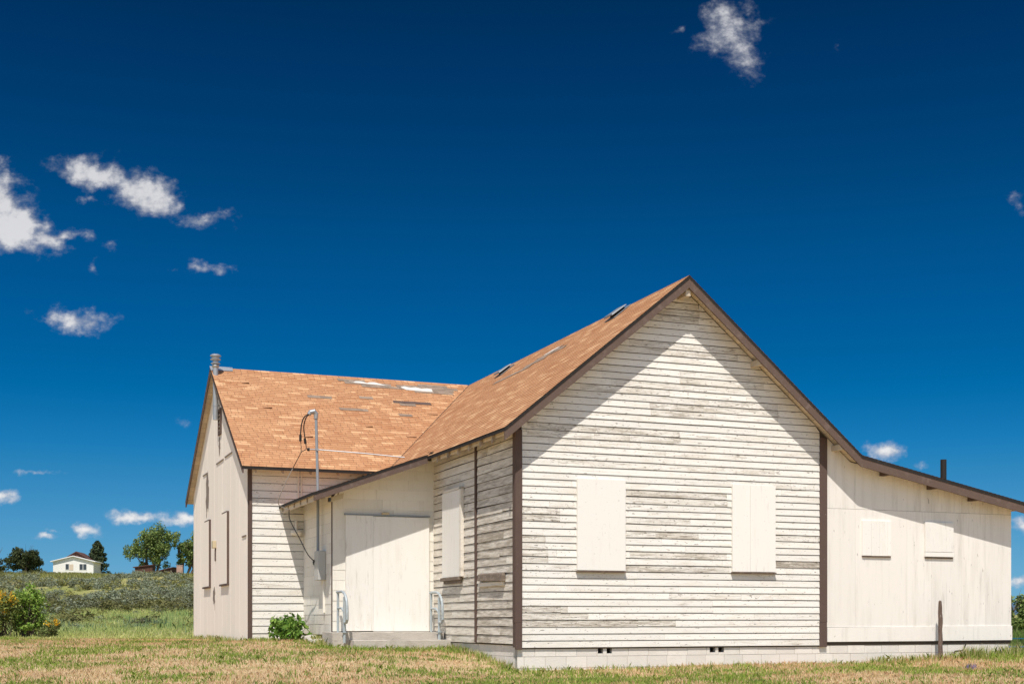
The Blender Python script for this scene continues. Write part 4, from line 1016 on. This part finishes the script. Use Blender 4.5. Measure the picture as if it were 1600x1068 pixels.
def farmhouse():
    Y = 290; x = at(114.5, Y); z = gh1(x, Y)+.2
    h = thing('farmhouse', 'small white gabled house with dark windows on the hill crest', 'house', (x, Y, z), .12)
    W = 4.35; E = 2.75; Pk = 3.85; D = 9
    mb = MB(); mb.prism([(-W, 0, 0), (W, 0, 0), (W, 0, E), (0, 0, Pk-.05), (-W, 0, E)], (0, D, 0)); mb.build('wall', M['far_white'], h)
    mb = MB()
    for s in (-1, 1):
        mb.prism([(0, -.5, Pk+.02), (s*(W+.5), -.5, E-.13+.02), (s*(W+.5), -.5, E-.13+.2), (0, -.5, Pk+.22)], (0, D+1, 0))
    mb.build('roof', M['far_trim'], h)
    for a, b, z0, z1, mul in ((-1.65, -.95, .95, 2.2, 0), (1.35, 2.85, .9, 2.2, 1)):
        mb = MB(); t = .09
        mb.box(a-t, b+t, -.05, -.004, z1, z1+t); mb.box(a-t, b+t, -.05, -.004, z0-t, z0); mb.box(a-t, a, -.05, -.004, z0, z1); mb.box(b, b+t, -.05, -.004, z0, z1)
        if mul: mb.box((a+b)/2-.05, (a+b)/2+.05, -.05, -.004, z0, z1)
        f = mb.build('window', M['far_trim'], h); g = MB(); g.box(a, b, -.02, -.003, z0, z1); g.build('pane', M['far_glass'], f)
    mb = MB(); mb.box(-.85, 0, -.05, -.004, .85, 2.15); mb.build('window_board', M['far_board'], h)
    mb = MB(); mb.box(-W-.03, -W-.004, 1.5, 3.2, .3, 2.0); mb.build('door', M['far_board'], h)
    b = MB(); b.prism([(-3.0, 5, 3.0), (2.2, 5, 3.0), (2.2, 5, 3.6), (-.35, 5, 5.05), (-3.0, 5, 3.5)], (0, 8, 0)); b.build('upper_wall', M['rust_board'], h)
    b = MB()
    for s in (-1, 1):
        b.prism([(-.35, 4.6, 5.1), (-.35+s*2.9, 4.6, 3.42), (-.35+s*2.9, 4.6, 3.58), (-.35, 4.6, 5.28)], (0, 9, 0))
    b.build('upper_roof', M['far_roof'], h)
farmhouse()
def ruin(px0, px1, hl, hr, label, roofc, dz=0, rz=.1):
    Y = 284; x = at((px0+px1)/2, Y); W = (px1-px0)/2035*Y; z = gh1(x, Y)+.35+dz
    s = thing('old_shed', label, 'shed', (x, Y, z), rz, 'ruined sheds on the hill crest')
    mb = MB(); n = int(W/.3)
    for k in range(n):
        a, b = -W/2+W*k/n, -W/2+W*(k+1)/n; f = lambda q: hl+(hr-hl)*(q+W/2)/W
        mb.prism([(a+.01, 0, -.7), (b-.01, 0, -.7), (b-.01, 0, f(b)), (a+.01, 0, f(a))], (0, 3, 0), col=(RNG.random(), 0, RNG.random()))
    mb.build('wall', M['rust_board'], s)
    mb = MB(); mb.prism([(-W/2-.4, -.3, hl-.05), (W/2+.3, -.3, hr+.0), (W/2+.3, -.3, hr+.15), (-W/2-.4, -.3, hl+.12)], (0, 3.6, 0)); mb.build('roof', roofc, s)
ruin(211, 238, 1.45, 2.0, 'larger red-brown ruined shed under the spreading tree', M['far_roof'])
ruin(245, 269, .45, 1.35, 'collapsed low shed with a tilted roof beside the brick pier', M['far_roof'], 0, -.1)
def pier():
    Y = 284; x = at(281, Y); z = gh1(x, Y)+.1; o = thing('brick_pier', 'pale brick chimney pier standing alone on the hill crest', 'chimney', (x, Y, z), .1)
    mb = MB()
    for k in range(-3, 11): mb.box(-.66+RNG.uniform(0, .03), .66-RNG.uniform(0, .03), -.4, .4, k*.19, k*.19+.175, 0, (RNG.random(), 0, RNG.random()))
    mb.box(-.63, .63, -.37, .37, 0, 2.05); mb.build('brickwork', M['brick'], o)
    mb = MB(); mb.box(-.74, .74, -.46, .46, 2.09, 2.2); mb.build('cap', M['brick'], o)
pier()

# ------------------------------------------------------------------ right background
M['blue'] = material('blue_table_paint', (0.012, 0.07, 0.21), [((9, 9, 9), 5, .5, .75, (.03, .12, .3), .6, None, 0)], rough=.5)
M['dark_metal'] = material('dark_metal', (0.02, 0.02, 0.022), rough=.5)
M['teal'] = material('teal_table_paint', (0.012, 0.10, 0.15), [((9, 9, 9), 5, .5, .75, (.03, .15, .2), .6, None, 0)], rough=.5)
def picnic_table(px, Y, ytop, label, mat):
    x = at(px, Y); z = .85-(ytop-967.6)*Y/2035-.75
    t = thing('picnic_table', label, 'table', (x, Y, z), .15, 'picnic tables beyond the lean-to')
    mb = MB()
    for k in range(5): mb.box(-.9, .9, -.37+k*.15, -.37+k*.15+.14, .70, .75)
    mb.build('tabletop', mat, t, bevel=.006)
    for s in (-1, 1):
        mb = MB()
        for k in range(2): mb.box(-.9, .9, s*.72-.13+k*.135, s*.72-.13+k*.135+.125, .40, .45)
        mb.build('bench', mat, t, bevel=.006)
    for sx in (-.62, .62):
        for s in (-1, 1):
            mb = MB(); mb.tube([(sx, s*.25, .70), (sx, s*.62, -.25)], .03, 8); mb.build('leg', M['dark_metal'], t)
        mb = MB(); mb.tube([(sx, -.8, .385), (sx, .8, .385)], .028, 8); mb.build('crossbar', M['dark_metal'], t)
picnic_table(1604, 44, 1008.5, 'nearer deep blue picnic table beyond the lean-to corner', M['blue'])
picnic_table(1581, 66, 996, 'farther teal picnic table mostly hidden by the lean-to', M['teal'])
def path():
    mb = MB(); n = 24; prev = None
    for k in range(n+1):
        x = 11.5+14*k/n; y = 30.6+.12*(x-11.5); q = [(x, y, gh1(x, y)+.02), (x, y+2.0, gh1(x, y+2.0)+.02)]
        if prev: mb.poly([prev[0], q[0], q[1], prev[1]])
        prev = q
    o = mb.build('path', material('grey_gravel', (.33, .31, .29), [((20, 20, 20), 6, .45, .7, (.22, .21, .2), .7, None, 0)], rough=1)); tag(o, kind='structure')
path()
def hills():
    mb = MB(); r = random.Random(2); n = 90; prev = None
    for k in range(n+1):
        x = -200+6200*k/n; Y = 4200; h = min(1, k/22, (n-k)/20)*(42+26*math.sin(k*.23+1.2)+14*math.sin(k*.6)+r.uniform(-3, 3))
        q = [(x, Y, 0), (x+60, Y+300, h*1.0), (x+90, Y+900, h*.9)]
        if prev:
            for i in range(2): mb.poly([prev[i], q[i], q[i+1], prev[i+1]])
        prev = q
    o = mb.build('distant_hills', material('far_forest_haze', (.055, .10, .155), [((.01, .01, .01), 6, .45, .7, (.075, .125, .17), .8, None, 0)], rough=1)); tag(o, kind='structure')  # blue of the distance haze is painted into the forest colour
hills()

# ------------------------------------------------------------------ plants near the house
BRG = [(.15, .27, .04), (.20, .33, .05), (.10, .19, .03), (.27, .38, .08)]
def bush(name, label, x, y, w, h, cols, n, leaf, seed, blobs=16, flowers=None, group=None, z=None):
    rs = np.random.default_rng(seed); z = gh1(x, y) if z is None else z
    o = thing(name, label, 'bush', (x, y, z), 0, group); cen = []; rad = []; mb = MB()
    for i in range(blobs):
        a = rs.random()*6.283; R = w*.36*rs.random()**.6; zz = h*(.14+.70*rs.random()*(1-.35*R/(w*.36)))
        c = np.array([R*math.cos(a), R*math.sin(a), zz]); cen.append(c); k = w*rs.uniform(.10, .19); rad.append([k, k, k*.9])
        limb_mesh(mb, (rs.normal()*.08*w, rs.normal()*.08*w, -.05), c, .009*max(1, h), .004, rs, 3, .06)
    mb.build('stem', M['bark'], o)
    v, c = leaf_cloud(cen, rad, n, leaf, cols, rs, up=.5); big_mesh('foliage', v, 4, c, M['leaf'], o)
    if flowers:
        fc = [q for q in cen if q[2] > h*.35] or cen
        fc = [np.array(q)+np.array([0, -.05, w*.13]) for q in fc]
        v, c = leaf_cloud(fc, [[w*.09]*3]*len(fc), flowers, .035, [(.75, .45, .02), (.8, .55, .04), (.7, .36, .015)], rs, up=.8); big_mesh('blossom', v, 4, c, M['leaf'], o)
    return o
x, y, _ = hw(-2.66, 6.35)
bush('leafy_bush', 'bright green broad-leaved bush against the wall at the porch corner', x, y, 1.05, .66, [(.13, .25, .035), (.18, .31, .045), (.09, .18, .028), (.24, .36, .07)], 950, .062, 21, 30)
bush('leafy_bush', 'tall bright green bush at the left edge of the lawn', at(43, 39.5), 39.5, 1.4, 2.0, [(.20, .33, .05), (.26, .39, .06), (.14, .24, .035), (.33, .43, .09)], 4600, .048, 22, 60)
bush('flowering_bush', 'yellow-flowered bush cut by the left picture edge', at(2, 38.8), 38.8, 1.3, 1.75, [(.17, .22, .04), (.24, .27, .07), (.10, .13, .035)], 2600, .045, 23, 40, 620, 'yellow-flowered bushes at the lawn edge')
bush('flowering_bush', 'low yellow-flowered bush at the foot of the tall green bush', at(74, 38.6), 38.6, .9, .7, [(.15, .19, .05), (.20, .23, .08), (.10, .11, .04)], 900, .045, 24, 16, 90, 'yellow-flowered bushes at the lawn edge')

# ------------------------------------------------------------------ grasses
def inside_house(x, y, m=0.0):
    dx, dy = x-OX, y-OY; u = dx*CT+dy*ST; v = -dx*ST+dy*CT
    return ((u > -m) & (u < SUW+m) & (v > .02-m) & (v < 12)) | ((u > PU-.1-m) & (u < .2) & (v > 3.55-m) & (v < 8)) | ((u > WU-m) & (u < 7) & (v > VF-m) & (v < VB))
def blades(x, y, h, w, cols, rs, bend=.5):
    n = len(x); z = gh(x, y)-.01
    a = rs.random(n)*6.283; b = rs.random(n)*6.283; k = h*bend*rs.random(n)
    base = np.stack([x, y, z], 1); wv = np.stack([np.cos(a), np.sin(a), np.zeros(n)], 1)*w[:, None]/2
    mid = base+np.stack([np.cos(b)*k*.35, np.sin(b)*k*.35, h*.6], 1); tip = base+np.stack([np.cos(b)*k, np.sin(b)*k, h*(1-.25*k/np.maximum(h, 1e-4))], 1)
    v = np.stack([base-wv, base+wv, mid+wv*.7, tip, mid-wv*.7], 1).reshape(-1, 3)
    return v, cols
def lawn():
    rs = np.random.default_rng(5); V = []; C = []
    def scatter(n, y0, y1, pw=1.0):
        y = y0+(y1-y0)*rs.random(n)**pw; x = (rs.random(n)*2-1)*(y*.50+2.0); k = ~inside_house(x, y); return x[k], y[k]
    x, y = scatter(320000, 14.0, 37.5)
    g = fbm(x*.6, y*.6, 21); g2 = fbm(x*2.6+9, y*2.6, 31); dx, dy = x-OX, y-OY; u = dx*CT+dy*ST; v = -dx*ST+dy*CT
    # greener along the walls and the porch, drier in the open
    dist = np.where(u > 0, np.abs(v), np.where(u > PU-.3, np.abs(v-3.6), np.abs(v-7.0)))
    near = np.exp(-(dist/1.1)**2)*(u > -3.6)*(u < 11)
    green = np.clip((g*.5+g2*.5-.50)*8+near*np.where(u < .3, 1.0, .12)+.06*(u > 0), 0, 1)
    isg = rs.random(len(x)) < green*.9
    h = np.where(isg, rs.uniform(.035, .10, len(x)), rs.uniform(.02, .075, len(x)))*(1+near*.5)
    h *= np.where((u > 7.5) & (np.abs(v) < 2.2), 1.5, 1)
    w = np.where(isg, .013, .010)*rs.uniform(.7, 1.3, len(x))
    gc = np.array([(.25, .36, .055), (.32, .43, .075), (.40, .44, .12), (.19, .28, .045)]); dc = np.array([(.70, .50, .29), (.64, .42, .23), (.77, .59, .37), (.62, .37, .20), (.55, .45, .20)])
    c = np.where(isg[:, None], gc[rs.integers(0, 4, len(x))], dc[rs.integers(0, 5, len(x))])*rs.uniform(.8, 1.2, (len(x), 1))
    a, b = blades(x, y, h, w, c, rs, .9); V.append(a); C.append(b)
    # darker weed tufts
    nt = 850; tx, ty = scatter(nt, 15, 30); dxx, dyy = tx-OX, ty-OY
    for q in range(len(tx)):
        if fbm(tx[q:q+1]*.5, ty[q:q+1]*.5, 77)[0] < .47: continue
        m = rs.integers(18, 60); r = rs.uniform(.08, .30); xx = tx[q]+rs.normal(size=m)*r; yy = ty[q]+rs.normal(size=m)*r*.8; k = ~inside_house(xx, yy); xx, yy = xx[k], yy[k]; m = len(xx)
        if m == 0: continue
        h = rs.uniform(.03, .09, m)*(1.3 if q % 7 == 0 else 1); c = np.array([(.17, .27, .05), (.22, .33, .06), (.28, .37, .09)])[rs.integers(0, 3, m)]*rs.uniform(.8, 1.2, (m, 1))
        a, b = blades(xx, yy, h, rs.uniform(.012, .022, m), c, rs, .9); V.append(a); C.append(b)
    for (pu, pv) in ((8.9, -3.0), (10.2, -2.6), (6.9, -3.4)):
        m = 22; xx, yy, _ = hw(pu, pv); xx = xx+rs.normal(size=m)*.05; yy = yy+rs.normal(size=m)*.05
        a, b = blades(xx, yy, rs.uniform(.08, .16, m), rs.uniform(.015, .025, m), np.where(rs.random((m, 1)) < .6, np.array([(.22, .17, .33)]), np.array([(.13, .19, .06)])), rs, .5); V.append(a); C.append(b)
    # taller growth along the foot of the walls
    for (p, q, n, hh) in (((-.1, -.08), (10.9, -.08), 1500, .07), ((7.2, -.2), (10.9, -.2), 2000, .18), ((-.12, .1), (-.12, 3.5), 1500, .16), ((-1.9, 3.40), (.05, 3.40), 900, .07), ((-3.3, 7.1), (-2.2, 6.9), 900, .14), ((-2.5, 4.1), (-2.3, 5.6), 500, .2), ((9.3, -.35), (10.9, -.3), 1500, .3), ((.2, -.6), (7, -.5), 900, .08), ((-3.45, 7.3), (-3.45, 15), 1500, .18)):
        s = rs.random(n); uu = p[0]+(q[0]-p[0])*s+rs.normal(size=n)*.06; vv = p[1]+(q[1]-p[1])*s-np.abs(rs.normal(size=n))*.16
        cl = fbm(uu*2.2, vv*2.2, 51); k = rs.random(n) < np.clip((cl-.3)*3, .1, 1); uu, vv = uu[k], vv[k]; m = len(uu)
        xx = OX+uu*CT-vv*ST; yy = OY+uu*ST+vv*CT
        h = hh*rs.uniform(.35, 1.15, m); mix = rs.random(m)[:, None]
        c = np.where(mix < .62, np.array([(.28, .38, .07)]), np.array([(.64, .53, .29)]))*rs.uniform(.75, 1.25, (m, 1))
        a, b = blades(xx, yy, h, rs.uniform(.007, .014, m), c, rs, .6); V.append(a); C.append(b)
    o = big_mesh('lawn_grass', np.concatenate(V), 5, np.concatenate(C), M['grass']); tag(o, 'dry tan lawn grass with green tufts around the schoolhouse', 'grass', kind='stuff')
lawn()
def field():
    rs = np.random.default_rng(8); V = []; C = []
    n = 170000; y = 36.5+40*rs.random(n)**1.4; x = -y*.54+rs.random(n)*y*.48; x = np.where(rs.random(n) < .03, y*.36+rs.random(n)*y*.06, x)
    k = ~inside_house(x, y, .4); x, y = x[k], y[k]; n = len(x); g = fbm(x*.25, y*.25, 41); k = rs.random(n) < np.clip((g-.28)*4, .12, 1)*(.5+.5*sstep(y, 37, 41)); x, y, g = x[k], y[k], g[k]; n = len(x)
    h = rs.uniform(.08, .30, n)*(.35+.9*sstep(y, 37, 44))*(.6+.8*g); cols = np.array([(.40, .48, .15), (.55, .60, .20), (.68, .68, .28), (.46, .54, .16), (.76, .68, .38)])
    ci = np.clip((g*5.5-.8+rs.normal(size=n)*.9), 0, 4).astype(int)
    a, b = blades(x, y, h, rs.uniform(.016, .028, n), cols[ci]*rs.uniform(.8, 1.2, (n, 1)), rs, .5); V.append(a); C.append(b)
    for q in range(34):
        yy = 40+26*rs.random(); xx = -yy*(.22+.19*rs.random()); m = 160; px = xx+rs.normal(size=m)*rs.uniform(.25, .7); py = yy+rs.normal(size=m)*.3
        cc = [(.28, .38, .21), (.48, .58, .22), (.66, .68, .28), (.34, .45, .16)][q % 4]
        a, b = blades(px, py, rs.uniform(.15, .6, m)*(.7+.4*(q % 3 == 0)), rs.uniform(.02, .04, m), np.array([cc])*rs.uniform(.75, 1.25, (m, 1)), rs, .45); V.append(a); C.append(b)
    n = 44000; y = 196+90*rs.random(n); x = -y*(.50-.34*rs.random(n)); g = fbm(x*.05, y*.03, 47); cols2 = np.array([(.30, .30, .09), (.38, .36, .13), (.24, .27, .08), (.46, .36, .18)])
    a, b = blades(x, y, rs.uniform(.2, .55, n), rs.uniform(.10, .2, n), cols2[np.clip((g*5-.9+rs.normal(size=n)*.7), 0, 3).astype(int)]*rs.uniform(.8, 1.2, (n, 1)), rs, .6); V.append(a); C.append(b)
    # lawn edge to the right of the lean-to and the meadow behind it
    n = 30000; y = 48+rs.random(n)*95; x = y*(.34+.2*rs.random(n)); a, b = blades(x, y, rs.uniform(.3, .7, n), rs.uniform(.06, .12, n), np.array([(.17, .26, .05), (.12, .19, .04), (.24, .27, .09)])[rs.integers(0, 3, n)], rs, .5); V.append(a); C.append(b)
    o = big_mesh('field_grass', np.concatenate(V), 5, np.concatenate(C), M['grass']); tag(o, 'tall pale green and straw grass in the field behind the lawn', 'grass', kind='stuff')
field()
def sagebrush():
    rs = np.random.default_rng(9); V = []; C = []
    pal = [np.array([(.24, .265, .17), (.20, .22, .135), (.28, .30, .205)]), np.array([(.12, .12, .04), (.16, .155, .055), (.19, .18, .065)]), np.array([(.24, .23, .06), (.30, .27, .09), (.18, .19, .05)]), np.array([(.13, .13, .07), (.165, .165, .095), (.10, .10, .05)])]
    N = 10500; y = 50+236*rs.random(N)**1.05; x = -y*(.54-.41*rs.random(N)); dens = fbm(x*.045, y*.03, 61)*.6+fbm(x*.16, y*.09, 63)*.4
    ok = rs.random(N) < np.clip((dens-.40)*7, .03, 1)*np.where(y > 215, .22, 1)*np.where(y < 75, .5, 1)
    # a darker thicket along the left end of the crest
    xe = np.concatenate([at(rs.uniform(-10, 82, 60), 272), at(rs.uniform(175, 205, 8), 276)]); ye = rs.uniform(268, 280, 68)
    x, y = np.concatenate([x[ok], xe]), np.concatenate([y[ok], ye]); z = gh(x, y); kindn = fbm(x*.03+3, y*.02, 71)
    for i in range(len(x)):
        Y = y[i]+rs.normal()*14; nzz = kindn[i]+rs.normal()*.09
        if i >= len(x)-68: q = rs.integers(0, 4); s = rs.uniform(.5, 1.3)
        elif Y > 205: q = 2 if rs.random() < .6 else (0 if nzz > .5 else 3); s = rs.uniform(.25, .7)
        elif Y > 108: q = 2 if rs.random() < .14 else (0 if nzz > .42 else (3 if rs.random() < .6 else 1)); s = rs.uniform(.5, 1.25)
        elif Y > 74: q = 1 if nzz < .5 else (3 if rs.random() < .6 else 0); s = rs.uniform(.4, 1.0)
        else: q = 2 if rs.random() < .6 else (0 if nzz > .5 else 1); s = rs.uniform(.2, .55)
        m = int(np.clip(14000/y[i], 50, 150)); nb = 5
        a_ = rs.random(nb)*6.283; rr = s*.55*rs.random(nb)**.5
        ce = np.stack([x[i]+rr*np.cos(a_), y[i]+rr*np.sin(a_), z[i]+s*rs.uniform(.18, .5, nb)], 1)
        v, c = leaf_cloud(ce, np.full((nb, 3), s*.36), m, .095*s+(.03 if y[i] > 120 else .01), pal[q], rs, up=.9, shell=.35); V.append(v); C.append(c)
    o = big_mesh('sagebrush', np.concatenate(V), 4, np.concatenate(C), M['leaf']); tag(o, 'grey-green and olive sagebrush covering the hillside', 'sagebrush', kind='stuff')
sagebrush()
